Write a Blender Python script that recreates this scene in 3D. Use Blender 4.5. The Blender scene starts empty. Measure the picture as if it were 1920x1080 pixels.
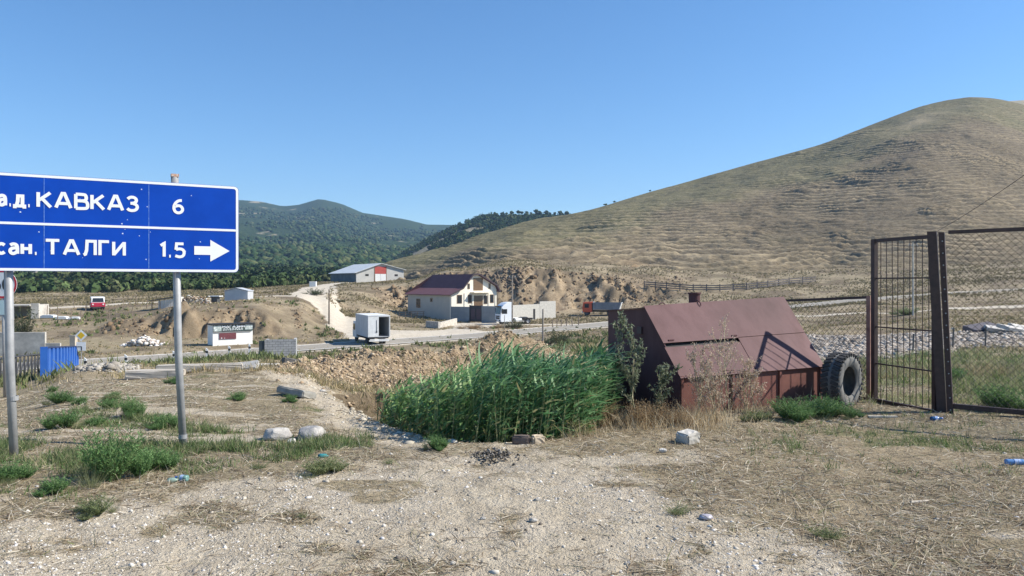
import bpy, math, random
import numpy as np
from mathutils import Vector, Matrix
R = math.radians
rng = np.random.default_rng(7)
random.seed(7)
SC = bpy.context.scene
COL = SC.collection

# ------------------------------------------------------------------ camera
F = 1400.0; HZ = 531.0; EYE = 2.1          # focal length and horizon in photo pixels, eye height in metres
cd = bpy.data.cameras.new('camera'); cam = bpy.data.objects.new('camera', cd); COL.objects.link(cam)
cam.location = (0, 0, EYE); cam.rotation_euler = (R(90), 0, 0)
cd.sensor_width = 36; cd.lens = F/1920*36; cd.shift_y = (HZ-540)/1920
cd.clip_end = 12000; cd.clip_start = 0.1
SC.camera = cam
# ------------------------------------------------------------------ sky, sun, exposure
SUN_EL, SUN_AZ = 41.0, 90.0                # azimuth clockwise from +Y: the sun stands straight to the right
w = bpy.data.worlds.new('World'); SC.world = w; w.use_nodes = True
nt = w.node_tree; bg = nt.nodes['Background']
sky = nt.nodes.new('ShaderNodeTexSky'); sky.sky_type = 'NISHITA'; sky.sun_disc = False
sky.sun_elevation = R(SUN_EL); sky.sun_rotation = R(SUN_AZ)
sky.altitude = 150; sky.air_density = 1.0; sky.dust_density = 0.0; sky.ozone_density = 5
hs = nt.nodes.new('ShaderNodeHueSaturation'); hs.inputs['Saturation'].default_value = 1.16; hs.inputs['Value'].default_value = 1.0
nt.links.new(sky.outputs[0], hs.inputs['Color']); nt.links.new(hs.outputs[0], bg.inputs[0]); bg.inputs[1].default_value = 0.104
sl = bpy.data.lights.new('sun', 'SUN'); sl.energy = 4.9; sl.angle = R(0.5); sl.color = (1, .93, .82)
so = bpy.data.objects.new('sun', sl); COL.objects.link(so); so.location = (60, 0, 60)
sd = Vector((math.sin(R(SUN_AZ))*math.cos(R(SUN_EL)), math.cos(R(SUN_AZ))*math.cos(R(SUN_EL)), math.sin(R(SUN_EL))))
so.rotation_euler = sd.to_track_quat('Z', 'Y').to_euler()
SC.view_settings.view_transform = 'Standard'; SC.view_settings.look = 'None'
SC.view_settings.exposure = 0.72; SC.view_settings.gamma = 1

# ------------------------------------------------------------------ noise
def _h(ix, iy, s):
    n = (ix.astype(np.int64)*374761393 + iy.astype(np.int64)*668265263 + s*1442695041) & 0xffffffff
    n = ((n ^ (n >> 13))*1274126177) & 0xffffffff
    return ((n ^ (n >> 16)) & 0xffffff)/float(0xffffff)
def vn(x, y, s=0):
    x = np.asarray(x, float); y = np.asarray(y, float)
    ix = np.floor(x); iy = np.floor(y); fx = x-ix; fy = y-iy
    fx = fx*fx*(3-2*fx); fy = fy*fy*(3-2*fy)
    a = _h(ix, iy, s); b = _h(ix+1, iy, s); c = _h(ix, iy+1, s); d = _h(ix+1, iy+1, s)
    return (a+(b-a)*fx)*(1-fy)+(c+(d-c)*fx)*fy
def fbm(x, y, s=0, o=4):
    t = 0; a = .5; n = 0
    for i in range(o):
        t = t+a*vn(x*2**i+i*17.3, y*2**i-i*9.1, s+i); n += a; a *= .5
    return t/n*2-1
def sst(a, b, x):
    t = np.clip((x-a)/(b-a), 0, 1); return t*t*(3-2*t)

# ------------------------------------------------------------------ ground height
GC = [  # (photo column, [(distance, height) ...])
 (-500, [(0,.1),(8,.1),(14,-.3),(20,-.9),(30,-2),(48,-4.6),(60,-5),(82,-5),(95,-4.5),(120,-3),(150,-2.2),(200,-1),(320,0)]),
 (0,    [(0,.1),(8.6,.1),(12,-.1),(19.6,-.9),(27,-1.6),(48,-4.4),(60,-5),(82,-5),(95,-4.2),(112,-2.6),(130,-2.3),(200,-1),(320,0)]),
 (160,  [(0,0),(8.6,.07),(15,-.1),(25,-.8),(40,-2.45),(54,-4.2),(61,-5),(80,-5),(86,-4.6),(96,-3.4),(112,-2.4),(120,-2.2),(132,-1.8),(200,-.8),(320,0)]),
 (270,  [(0,0),(9,.04),(15,-.08),(25,-.75),(40,-2.35),(55,-4.0),(64,-5),(84,-5),(89,-4.4),(97,-2.4),(112,-1.6),(132,-1.3),(200,-.5),(320,.5)]),
 (350,  [(0,0),(9.5,0),(15,-.05),(25,-.75),(40,-2.2),(56,-3.95),(66,-5),(86,-5),(91,-4.6),(95,-1.6),(104,-.9),(125,-.8),(200,-.3),(320,.8)]),
 (475,  [(0,0),(9.5,0),(16,-.12),(22,-.45),(35,-1.5),(45,-2.45),(58,-3.95),(68,-5),(88,-5),(93,-4.2),(97,-1.3),(106,-.5),(130,-.3),(200,.4),(320,1.5)]),
 (560,  [(0,0),(9.5,0),(15,-.12),(22,-.6),(35,-1.6),(45,-2.5),(58,-3.95),(68,-5),(92,-5),(99,-4),(108,-1.6),(122,-.5),(132,-.1),(160,.5),(200,1),(320,2)]),
 (610,  [(0,0),(9.5,0),(15,-.25),(22,-.85),(36,-1.8),(57,-3.9),(70,-5),(97,-4.8),(112,-3.2),(130,-1.3),(160,.2),(200,1.4),(230,2.3),(320,3)]),
 (655,  [(0,0),(9.5,0),(15,-.4),(22,-1.0),(36,-1.9),(57,-4.1),(70,-5),(100,-4.8),(125,-3.6),(148,-2.9),(166,-.6),(182,1.4),(205,2.2),(230,2.6),(320,3.5)]),
 (760,  [(0,0),(9.5,0),(15,-.5),(22,-1.1),(36,-2.0),(58,-5),(100,-4.9),(150,-4.5),(168,-3.6),(180,1.0),(188,2.2),(230,2.8),(320,4)]),
 (850,  [(0,0),(9.5,0),(15,-.5),(22,-1.1),(38,-1.8),(60,-5),(110,-5),(165,-5),(174,-3.5),(182,2),(190,5),(215,6.5),(320,9)]),
 (960,  [(0,0),(9.5,0),(15,-.5),(22,-1.0),(38,-1.6),(62,-5),(110,-5),(165,-5),(172,-4),(178,1.5),(186,6),(215,9),(320,14)]),
 (1080, [(0,0),(9.5,0),(15,-.4),(25,-.95),(40,-1.7),(70,-3.5),(100,-4.6),(126,-5),(168,-4.9),(175,-3.6),(180,1.0),(188,4.8),(215,8),(320,14)]),
 (1200, [(0,0),(9.5,0),(15,-.2),(25,-.8),(40,-1.6),(70,-3.4),(100,-4.3),(126,-4.8),(165,-4.2),(174,-2.2),(184,1.8),(196,4.5),(220,7),(320,13)]),
 (1320, [(0,0),(9.5,0),(15,-.15),(25,-.7),(40,-1.5),(70,-2.8),(100,-3.6),(126,-3.9),(160,-3),(185,1),(210,5),(320,12)]),
 (1500, [(0,0),(12,-.05),(15,-.15),(30,-1.2),(42,-1.7),(58,-1.85),(62,-2.3),(95,-3.0),(130,-2.6),(160,-1.4),(190,1.8),(220,6),(320,12)]),
 (1640, [(0,0),(12,-.08),(15,-.15),(30,-.95),(38,-1.2),(56,-1.7),(60,-2.1),(95,-2.4),(130,-1.7),(160,-.3),(190,2.8),(220,7),(320,12)]),
 (1800, [(0,0),(12,-.05),(15,-.2),(28,-.65),(34,-.85),(45,-1.0),(56,-1.4),(80,-1.5),(125,-1),(150,.4),(180,3.5),(220,8),(320,12)]),
 (2000, [(0,0),(12,0),(15,-.1),(28,-.6),(34,-.75),(45,-.9),(56,-1.2),(80,-1.3),(120,-.6),(150,1.5),(180,5),(220,9),(320,12)]),
 (2500, [(0,0),(12,0),(15,-.1),(28,-.5),(34,-.65),(45,-.9),(56,-1.2),(80,-1.2),(120,-.2),(150,2.5),(180,6),(220,10),(320,12)]),
]
CPX = np.array([c[0] for c in GC], float)
CT = [(np.array([p[0] for p in c[1]], float), np.array([p[1] for p in c[1]], float)) for c in GC]
def px_of(X, Y): return 960+F*X/np.maximum(Y, 5.0)
def Hbase(X, Y):
    X = np.asarray(X, float); Y = np.asarray(Y, float)
    p = np.clip(px_of(X, Y), CPX[0], CPX[-1]-.001)
    k = np.clip(np.searchsorted(CPX, p, side='right')-1, 0, len(CPX)-2)
    t = (p-CPX[k])/(CPX[k+1]-CPX[k]); t = t*t*(3-2*t)
    V = np.stack([np.interp(Y, a, b) for a, b in CT])
    idx = np.indices(Y.shape)
    return V[(k, *idx)]*(1-t)+V[(k+1, *idx)]*t
# asphalt road: photo column, distance
RD = [(-700,58),(-400,60),(-100,62),(0,62.8),(150,66.3),(240,69),(350,72.6),(475,77.7),(600,82.5),(700,87.5),(800,94),(900,101.5),(1000,111),(1130,123),(1300,135),(1500,142),(1700,146),(2000,150),(2400,152)]
def smooth_line(P, n=10):
    P = [np.array(p, float) for p in P]; out = []
    for i in range(len(P)-1):
        p0 = P[max(i-1, 0)]; p1 = P[i]; p2 = P[i+1]; p3 = P[min(i+2, len(P)-1)]
        for k in range(n):
            t = k/n
            out.append(.5*((2*p1)+(p2-p0)*t+(2*p0-5*p1+4*p2-p3)*t*t+(3*p1-p0-3*p2+p3)*t**3))
    out.append(P[-1]); return np.array(out)
def xy(px, Y): return ((px-960)/F*Y, Y)
ROAD = smooth_line([xy(*q) for q in RD], 12)
def dist_line(X, Y, L, val=None):
    """distance to polyline L and the parameter value there"""
    X = np.asarray(X, float); Y = np.asarray(Y, float)
    best = np.full(X.shape, 1e9); bv = np.zeros(X.shape)
    for i in range(len(L)-1):
        a = L[i]; b = L[i+1]; d = b-a; l2 = d @ d
        t = np.clip(((X-a[0])*d[0]+(Y-a[1])*d[1])/max(l2, 1e-9), 0, 1)
        q = np.hypot(X-a[0]-t*d[0], Y-a[1]-t*d[1])
        m = q < best; best = np.where(m, q, best)
        if val is not None: bv = np.where(m, val[i]*(1-t)+val[i+1]*t, bv)
    return (best, bv) if val is not None else best
_rz = Hbase(ROAD[:, 0], ROAD[:, 1]); ROADZ = np.convolve(np.pad(_rz, 12, mode='edge'), np.ones(25)/25, 'valid')
# edge of the dug pit that holds the reeds
PITL = np.array([xy(560,20.5), xy(640,15.8), xy(700,12.6), xy(760,11.2), xy(812,10.1)])
def poly_in(X, Y, P):
    X = np.asarray(X, float); Y = np.asarray(Y, float)
    c = np.zeros(X.shape, bool); n = len(P)
    for i in range(n):
        x1, y1 = P[i]; x2, y2 = P[(i+1) % n]
        m = ((y1 > Y) != (y2 > Y)) & (X < (x2-x1)*(Y-y1)/(y2-y1+1e-12)+x1)
        c ^= m
    return c
PIT = np.array([xy(600,18), xy(640,15.9), xy(700,12.9), xy(760,11.4), xy(815,10.3), xy(960,10.2), xy(1090,10.6), xy(1150,12.2), xy(1135,15), xy(1120,18.5), xy(900,20), xy(700,20)])
PITC = np.vstack([PIT, PIT[:1]])
MOUNDS = [(610,22.5,1.8,1.5,.3),(655,25,2.2,1.8,.5),(690,26,1.7,1.6,.28),(745,27,1.8,1.8,.36),(800,28,1.8,1.8,.4),(850,28,1.6,1.7,.42),(895,30,1.6,1.8,.45),(950,31,1.8,2,.78),(1000,33,2.2,2.2,.5),(725,22.5,2,1.3,.2),(800,23,2,1.3,.22),
          (205,22.5,1.2,.8,.3),(180,24,.9,.7,.2),(470,19.5,2.2,.9,.18),(900,8.6,.5,.35,-.07)]
def mound(X, Y):
    z = np.zeros(np.shape(X))
    for p, d, rx, ry, h in MOUNDS:
        x0, y0 = xy(p, d); z = z+h*np.exp(-(((X-x0)/rx)**2+((Y-y0)/ry)**2)**1.3)
    return z
def Hraw(X, Y, detail=True):
    X = np.asarray(X, float); Y = np.asarray(Y, float)
    z = Hbase(X, Y)
    zs = (Hbase(X, Y+1.2)-Hbase(X, Y-1.2))/2.4
    cliff = sst(.16, .45, zs)*sst(80, 88, Y)
    z = z+fbm(X*.07, Y*.07, 3, 3)*np.clip((Y-25)/60, 0, 1)*.45
    z = z+cliff*(fbm(X*.22, Y*.16, 9, 4)*2.2+(np.abs(fbm(X*.45, Y*.12, 11, 4))-.25)*2.4+fbm(X*.9, Y*.7, 12, 3)*.9)
    # bank under the left field: ragged
    m = mound(X, Y)
    z = z+m*(1+.5*fbm(X*1.6, Y*1.6, 31, 3))
    near = Y < 30
    if detail and near.any():
        d = np.full(X.shape, 9.)
        d[near] = dist_line(X[near], Y[near], PITC)
        ins = poly_in(X, Y, PIT)
        edge = fbm(X*1.5, Y*1.5, 21, 3)*.16
        s = np.where(ins, 1, -1)*d+edge
        z = z-sst(0, .45, s)*(1.0+.12*fbm(X, Y, 5))
    dr = np.full(X.shape, 99.); rz = np.zeros(X.shape)
    far = Y > 45
    if far.any():
        a, b = dist_line(X[far], Y[far], ROAD, ROADZ)
        dr[far] = a; rz[far] = b
    wgt = 1-sst(3.4, 8, dr)
    z = z*(1-wgt)+(rz-.05)*wgt
    return z
def H(X, Y):
    X = np.asarray(X, float); Y = np.asarray(Y, float)
    z = Hraw(X, Y)
    a = np.clip((Y+2)/20, .35, 1)
    rough = np.clip(1-sst(60, 66, Y)*.6, 0, 1)
    z = z+fbm(X*.8, Y*.8, 41, 4)*.05*a*rough+fbm(X*4.5, Y*4.5, 47, 3)*.016*rough
    return z
def h1(x, y): return float(H(np.array([x]), np.array([y]))[0])
def P(px, Y):
    x, y = xy(px, Y); return (x, y, h1(x, y))
def hit(px, py):
    """first ground point seen through a photo pixel"""
    Y = np.concatenate([np.arange(4.5, 20, .03), np.arange(20, 60, .15), np.arange(60, 310, .5)])
    X = (px-960)/F*Y; z = H(X, Y); g = 2.1-(py-HZ)/F*Y
    k = np.argmax(z >= g)
    if not (z >= g).any(): k = len(Y)-1
    return (float(X[k]), float(Y[k]), float(z[k]))
def at(px, py, Y): return ((px-960)/F*Y, Y, EYE-(py-HZ)/F*Y)

# ------------------------------------------------------------------ materials
MATS = {}
def nodes(name):
    m = bpy.data.materials.new(name); m.use_nodes = True
    t = m.node_tree; b = t.nodes['Principled BSDF']; return m, t, b
def ramp(t, src, stops):
    r = t.nodes.new('ShaderNodeValToRGB'); t.links.new(src, r.inputs[0])
    e = r.color_ramp.elements
    while len(e) < len(stops): e.new(.5)
    for el, (p, c) in zip(e, stops):
        el.position = p; el.color = (*c, 1) if len(c) == 3 else c
    return r.outputs[0]
def noise(t, scale, detail=4, rough=.6, coord=None, dist=0, sc=None):
    n = t.nodes.new('ShaderNodeTexNoise'); n.inputs['Scale'].default_value = scale
    n.inputs['Detail'].default_value = detail; n.inputs['Roughness'].default_value = rough; n.inputs['Distortion'].default_value = dist
    if coord is None:
        tc = t.nodes.new('ShaderNodeTexCoord'); coord = tc.outputs['Object']
    if sc:
        mp = t.nodes.new('ShaderNodeMapping'); mp.inputs['Scale'].default_value = sc
        t.links.new(coord, mp.inputs[0]); coord = mp.outputs[0]
    t.links.new(coord, n.inputs['Vector']); return n.outputs[0]
def mixc(t, f, a, b, mode='MIX'):
    m = t.nodes.new('ShaderNodeMix'); m.data_type = 'RGBA'; m.blend_type = mode
    if isinstance(f, (int, float)): m.inputs[0].default_value = f
    else: t.links.new(f, m.inputs[0])
    for v, i in ((a, 6), (b, 7)):
        if isinstance(v, tuple): m.inputs[i].default_value = (*v, 1)
        else: t.links.new(v, m.inputs[i])
    return m.outputs[2]
def math_(t, op, a, b=None, c=None, clamp=False):
    m = t.nodes.new('ShaderNodeMath'); m.operation = op; m.use_clamp = clamp
    for i, v in enumerate((a, b, c)):
        if v is None: continue
        if isinstance(v, (int, float)): m.inputs[i].default_value = v
        else: t.links.new(v, m.inputs[i])
    return m.outputs[0]
def bump(t, b, h, s, d):
    n = t.nodes.new('ShaderNodeBump'); n.inputs['Strength'].default_value = s; n.inputs['Distance'].default_value = d
    t.links.new(h, n.inputs['Height']); t.links.new(n.outputs[0], b.inputs['Normal']); return n
def mat(name, c1, c2=None, scale=6, rough=.7, metal=0, bs=.0, bd=.01, spec=.5, lo=.35, hi=.65, c3=None, sc=None, scale2=None):
    if name in MATS: return MATS[name]
    m, t, b = nodes(name)
    c2 = c2 or tuple(x*.8 for x in c1)
    n = noise(t, scale, 5, .62, sc=sc)
    c = ramp(t, n, [(lo, c1), (hi, c2)] if c3 is None else [(lo, c1), ((lo+hi)/2, c2), (hi, c3)])
    if scale2:
        c = mixc(t, .35, c, ramp(t, noise(t, scale2, 2, .5), [(.3, (.25,)*3), (.7, (.95,)*3)]), 'OVERLAY')
    t.links.new(c, b.inputs['Base Color']); b.inputs['Roughness'].default_value = rough; b.inputs['Metallic'].default_value = metal
    b.inputs['Specular IOR Level'].default_value = spec
    if bs: bump(t, b, noise(t, scale*3, 6, .7, sc=sc), bs, bd)
    MATS[name] = m; return m
def mat_attr(name, attr='tint', rough=.8, trans=0.0, spec=.3):
    if name in MATS: return MATS[name]
    m, t, b = nodes(name)
    a = t.nodes.new('ShaderNodeAttribute'); a.attribute_name = attr
    t.links.new(a.outputs['Color'], b.inputs['Base Color']); b.inputs['Roughness'].default_value = rough
    b.inputs['Specular IOR Level'].default_value = spec
    if trans:
        tr = t.nodes.new('ShaderNodeBsdfTranslucent'); t.links.new(a.outputs['Color'], tr.inputs[0])
        mx = t.nodes.new('ShaderNodeMixShader'); mx.inputs[0].default_value = trans
        t.links.new(b.outputs[0], mx.inputs[1]); t.links.new(tr.outputs[0], mx.inputs[2])
        t.links.new(mx.outputs[0], t.nodes['Material Output'].inputs[0])
    MATS[name] = m; return m

# ------------------------------------------------------------------ object helpers
def tag(o, label=None, cat=None, group=None, kind=None):
    if label: o['label'] = label
    if cat: o['category'] = cat
    if group: o['group'] = group
    if kind: o['kind'] = kind
    return o
def link(name, me, m, parent=None, loc=None, smooth=False):
    if m is not None:
        for x in (m if isinstance(m, (list, tuple)) else [m]): me.materials.append(x)
    o = bpy.data.objects.new(name, me); COL.objects.link(o)
    if parent is not None: o.parent = parent
    if loc is not None: o.location = loc
    if smooth: me.polygons.foreach_set('use_smooth', [True]*len(me.polygons))
    return o
def thing(name, label, cat, loc=(0, 0, 0), rz=0, group=None):
    o = bpy.data.objects.new(name, None); COL.objects.link(o); o.empty_display_size = .2
    o.location = loc; o.rotation_euler = (0, 0, rz); return tag(o, label, cat, group)
def np_mesh(name, V, Fc, col=None, attr='tint'):
    """V (n,3), Fc (m,k) numpy"""
    me = bpy.data.meshes.new(name); V = np.asarray(V, np.float32); Fc = np.asarray(Fc, np.int32)
    n, k = Fc.shape
    me.vertices.add(len(V)); me.vertices.foreach_set('co', V.ravel())
    me.loops.add(n*k); me.loops.foreach_set('vertex_index', Fc.ravel())
    me.polygons.add(n); me.polygons.foreach_set('loop_start', np.arange(0, n*k, k, dtype=np.int32))
    me.polygons.foreach_set('loop_total', np.full(n, k, np.int32))
    me.update(calc_edges=True)
    if col is not None:
        a = me.color_attributes.new(attr, 'FLOAT_COLOR', 'POINT')
        c = np.ones((len(V), 4), np.float32); c[:, :col.shape[1]] = col; a.data.foreach_set('color', c.ravel())
    return me
class MB:
    """collects boxes, bars, tubes and prisms, then links them as ONE mesh object"""
    def __init__(s): s.v = []; s.f = []
    def add(s, vs, fs):
        n = len(s.v); s.v += [tuple(v) for v in vs]; s.f += [tuple(i+n for i in f) for f in fs]; return s
    def box(s, c, d, M=None):
        x, y, z = d[0]/2, d[1]/2, d[2]/2
        vs = [Vector((a*x, b*y, e*z)) for e in (-1, 1) for b in (-1, 1) for a in (-1, 1)]
        if M is not None: vs = [M @ v for v in vs]
        vs = [v+Vector(c) for v in vs]
        return s.add(vs, [(0,2,3,1),(4,5,7,6),(0,1,5,4),(1,3,7,5),(3,2,6,7),(2,0,4,6)])
    def b2(s, x0, y0, z0, x1, y1, z1): return s.box(((x0+x1)/2, (y0+y1)/2, (z0+z1)/2), (abs(x1-x0), abs(y1-y0), abs(z1-z0)))
    def bar(s, a, b, wd, hd=None, up=(0, 0, 1)):
        a = Vector(a); b = Vector(b); hd = hd or wd; d = (b-a)
        l = d.length; d.normalize(); u = Vector(up)
        if abs(d.dot(u)) > .95: u = Vector((0, 1, 0))
        x = d.cross(u).normalized(); z = x.cross(d).normalized()
        M = Matrix((x, d, z)).transposed()
        return s.box((a+b)/2, (wd, l, hd), M)
    def tube(s, pts, r, n=8, r2=None, cap=True):
        pts = [Vector(p) for p in pts]; N = len(pts); base = len(s.v); rr = []
        d0 = None
        for i, p in enumerate(pts):
            d = (pts[min(i+1, N-1)]-pts[max(i-1, 0)]).normalized()
            u = Vector((0, 0, 1)) if abs(d.z) < .9 else Vector((1, 0, 0))
            x = d.cross(u).normalized(); y = d.cross(x).normalized()
            if d0 is not None and x.dot(d0) < 0: x = -x; y = -y
            d0 = x
            q = r if r2 is None else r+(r2-r)*i/max(N-1, 1)
            for k in range(n):
                a = 2*math.pi*k/n; s.v.append(tuple(p+x*math.cos(a)*q+y*math.sin(a)*q))
        for i in range(N-1):
            for k in range(n):
                a = base+i*n+k; b = base+i*n+(k+1) % n; s.f.append((a, b, b+n, a+n))
        if cap:
            s.f.append(tuple(base+k for k in range(n))[::-1]); s.f.append(tuple(base+(N-1)*n+k for k in range(n)))
        return s
    def prism(s, poly, axis, a, b):
        """2-D polygon extruded along axis ('x','y','z') from a to b"""
        def mk(p, t):
            if axis == 'x': return (t, p[0], p[1])
            if axis == 'y': return (p[0], t, p[1])
            return (p[0], p[1], t)
        n = len(poly); vs = [mk(p, a) for p in poly]+[mk(p, b) for p in poly]
        return s.add(vs, [tuple(range(n))[::-1], tuple(range(n, 2*n))]+[(i, (i+1) % n, (i+1) % n+n, i+n) for i in range(n)])
    def lathe(s, prof, n=24, axis='y', c=(0, 0, 0)):
        """prof: (radius, t) closed ring profile turned round axis"""
        base = len(s.v); m = len(prof)
        for k in range(n):
            a = 2*math.pi*k/n
            for r, t in prof:
                p = (r*math.cos(a), t, r*math.sin(a)) if axis == 'y' else ((t, r*math.cos(a), r*math.sin(a)) if axis == 'x' else (r*math.cos(a), r*math.sin(a), t))
                s.v.append((p[0]+c[0], p[1]+c[1], p[2]+c[2]))
        for k in range(n):
            for i in range(m):
                j = (i+1) % m; k2 = (k+1) % n
                s.f.append((base+k*m+i, base+k*m+j, base+k2*m+j, base+k2*m+i))
        return s
    def mesh(s, name):
        me = bpy.data.meshes.new(name); me.from_pydata(s.v, [], s.f); me.validate()
        import bmesh
        bm = bmesh.new(); bm.from_mesh(me); bmesh.ops.recalc_face_normals(bm, faces=bm.faces); bm.to_mesh(me); bm.free()
        return me
    def build(s, name, m, parent=None, loc=None, bevel=0, smooth=False):
        o = link(name, s.mesh(name), m, parent, loc, smooth)
        if bevel:
            b = o.modifiers.new('bevel', 'BEVEL'); b.width = bevel; b.segments = 2; b.limit_method = 'ANGLE'
        return o
def clone(src, name_root=True):
    c = src.copy(); COL.objects.link(c)
    for ch in src.children:
        d = ch.copy(); COL.objects.link(d); d.parent = c
        for g in ch.children:
            e = g.copy(); COL.objects.link(e); e.parent = d
    return c

# --- rocks and scatter
def ico(sub=1):
    import bmesh
    bm = bmesh.new(); bmesh.ops.create_icosphere(bm, subdivisions=sub, radius=1)
    V = np.array([v.co[:] for v in bm.verts]); Fc = np.array([[v.index for v in f.verts] for f in bm.faces]); bm.free()
    return V, Fc
ICO1, ICO2, ICO3 = ico(1), ico(2), ico(3)
def rotz(a):
    c, s = np.cos(a), np.sin(a); Z = np.zeros_like(a); O = np.ones_like(a)
    return np.stack([np.stack([c, -s, Z], -1), np.stack([s, c, Z], -1), np.stack([Z, Z, O], -1)], -2)
def rocks_mesh(name, pos, size, cols, base=ICO1, flat=.6, jit=.25, angular=True):
    """many lumps in one mesh. pos (n,3), size (n,), cols (n,3)"""
    V, Fc = base; n = len(pos); m = len(V)
    J = 1+rng.uniform(-jit, jit, (n, m, 1)); S = rng.uniform(.65, 1.25, (n, 1, 3)); S[:, :, 2] *= flat
    W = V[None]*J
    if angular:
        for _ in range(3):
            d = rng.normal(size=(n, 1, 3)); d /= np.linalg.norm(d, axis=2, keepdims=True); kk_ = rng.uniform(.25, .7, (n, 1, 1))
            q = (W*d).sum(2, keepdims=True); W = W-np.clip(q-kk_, 0, None)*d
    W = W*S
    W = np.einsum('nij,nmj->nmi', rotz(rng.uniform(0, 6.28, n)), W)*np.asarray(size)[:, None, None]+np.asarray(pos)[:, None]
    Fa = Fc[None]+(np.arange(n)*m)[:, None, None]
    return np_mesh(name, W.reshape(-1, 3), Fa.reshape(-1, Fc.shape[1]), np.repeat(np.asarray(cols), m, 0))
def palette(n, cols, jit=.12):
    c = np.array(cols)[rng.integers(0, len(cols), n)]
    return np.clip(c*(1+rng.uniform(-jit, jit, (n, 1))), 0, 1)
def blades(name, base, direc, length, width, cols, seg=2, bend=.35, side=None):
    """curved tapering strips. base (n,3), direc (n,3) unit"""
    n = len(base); L = np.asarray(length)[:, None]; Wd = np.asarray(width)[:, None]
    if side is None:
        a = rng.uniform(0, 6.28, n); side = np.stack([np.cos(a), np.sin(a), np.zeros(n)], -1)
    side = side-direc*(side*direc).sum(1, keepdims=True); side /= np.linalg.norm(side, axis=1, keepdims=True)+1e-9
    bd = rng.normal(0, 1, (n, 3)); bd[:, 2] = -abs(bd[:, 2])*.8 if np.isscalar(bend) else bd[:, 2]
    bd = bd*bend
    rows = []
    for k in range(seg+1):
        t = k/seg
        c = base+direc*L*t+bd*L*t*t*.5
        wv = side*Wd*(.5*(1-t**1.6)+.04)
        rows += [c-wv, c+wv]
    V = np.stack(rows, 1); m = V.shape[1]
    f = np.array([[2*k, 2*k+1, 2*k+3, 2*k+2] for k in range(seg)])
    Fa = f[None]+(np.arange(n)*m)[:, None, None]
    return np_mesh(name, V.reshape(-1, 3), Fa.reshape(-1, 4), np.repeat(np.asarray(cols), m, 0))
def rock_thing(name, label, cat, loc, size, col1, col2, dims=(1, 1, .6), rz=0, seed=1, group=None, sink=.15):
    r = np.random.default_rng(seed); import bmesh
    q = r.normal(size=(30, 3)); q /= np.linalg.norm(q, axis=1, keepdims=True); q *= r.uniform(.78, 1.08, (30, 1)); q[:, 2] = np.clip(q[:, 2], -.7, .85)
    bm = bmesh.new()
    for v in q*np.array(dims)*size: bm.verts.new(v)
    h = bmesh.ops.convex_hull(bm, input=bm.verts); bmesh.ops.delete(bm, geom=[g for g in h['geom_interior'] if isinstance(g, bmesh.types.BMVert)], context='VERTS')
    bmesh.ops.bevel(bm, geom=list(bm.edges), offset=size*.05, segments=1, affect='EDGES')
    bmesh.ops.triangulate(bm, faces=bm.faces); bmesh.ops.subdivide_edges(bm, edges=bm.edges, cuts=1)
    for v in bm.verts: v.co *= 1+.05*(float(vn(v.co.x*5/size, v.co.y*5/size+v.co.z*4/size, seed))-.5)
    me = bpy.data.meshes.new(name); bm.to_mesh(me); bm.free()
    o = link(name, me, mat('stone_'+'_'.join(str(int(c*100)) for c in col1), col1, col2, 5/ max(size, .1)*.35, .9, bs=.7, bd=.02, lo=.4, hi=.6))
    o.location = (loc[0], loc[1], loc[2]+size*dims[2]*(.75-sink)); o.rotation_euler = (r.uniform(-.1, .1), r.uniform(-.1, .1), rz)
    return tag(o, label, cat, group)

# ================================================================== GROUND SHEET
TRK = [ # pale tracks: (photo column, distance) points, half width
 ([(690,92),(672,104),(650,114),(622,122),(590,127),(560,132),(500,136),(420,139),(300,134),(170,126),(60,122),(-100,122)], 2.2),
 ([(672,104),(650,116),(618,126),(585,136),(575,148),(588,162),(592,185),(602,205),(640,222)], 3.4),
 ([(690,96),(740,101),(800,106),(850,112),(890,122),(930,128),(1000,127),(1080,127),(1180,130)], 2.2),
 ([(900,122),(880,130),(900,134),(930,131)], 3.5),
 ([(1200,131),(1400,133),(1500,140),(1640,146),(1800,150),(2000,152),(2300,155)], 2.5),
 ([(1400,112),(1640,104),(1900,98),(2300,95)], 1.6),
 ([(-300,57),(0,60),(100,62)], 2.0),
 ([(624,205),(626,180),(629,150),(632,128)], .35),
]
TRL = [(smooth_line([xy(*q) for q in p], 6), wd) for p, wd in TRK]
GBX = [-600,0,130,260,450,640,760,840,930,1060,1180,1230,1340,1480,1560,1700,2600]
GBY = [900,938,955,926,892,872,864,850,866,864,880,915,955,985,1020,1100,1300]
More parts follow.
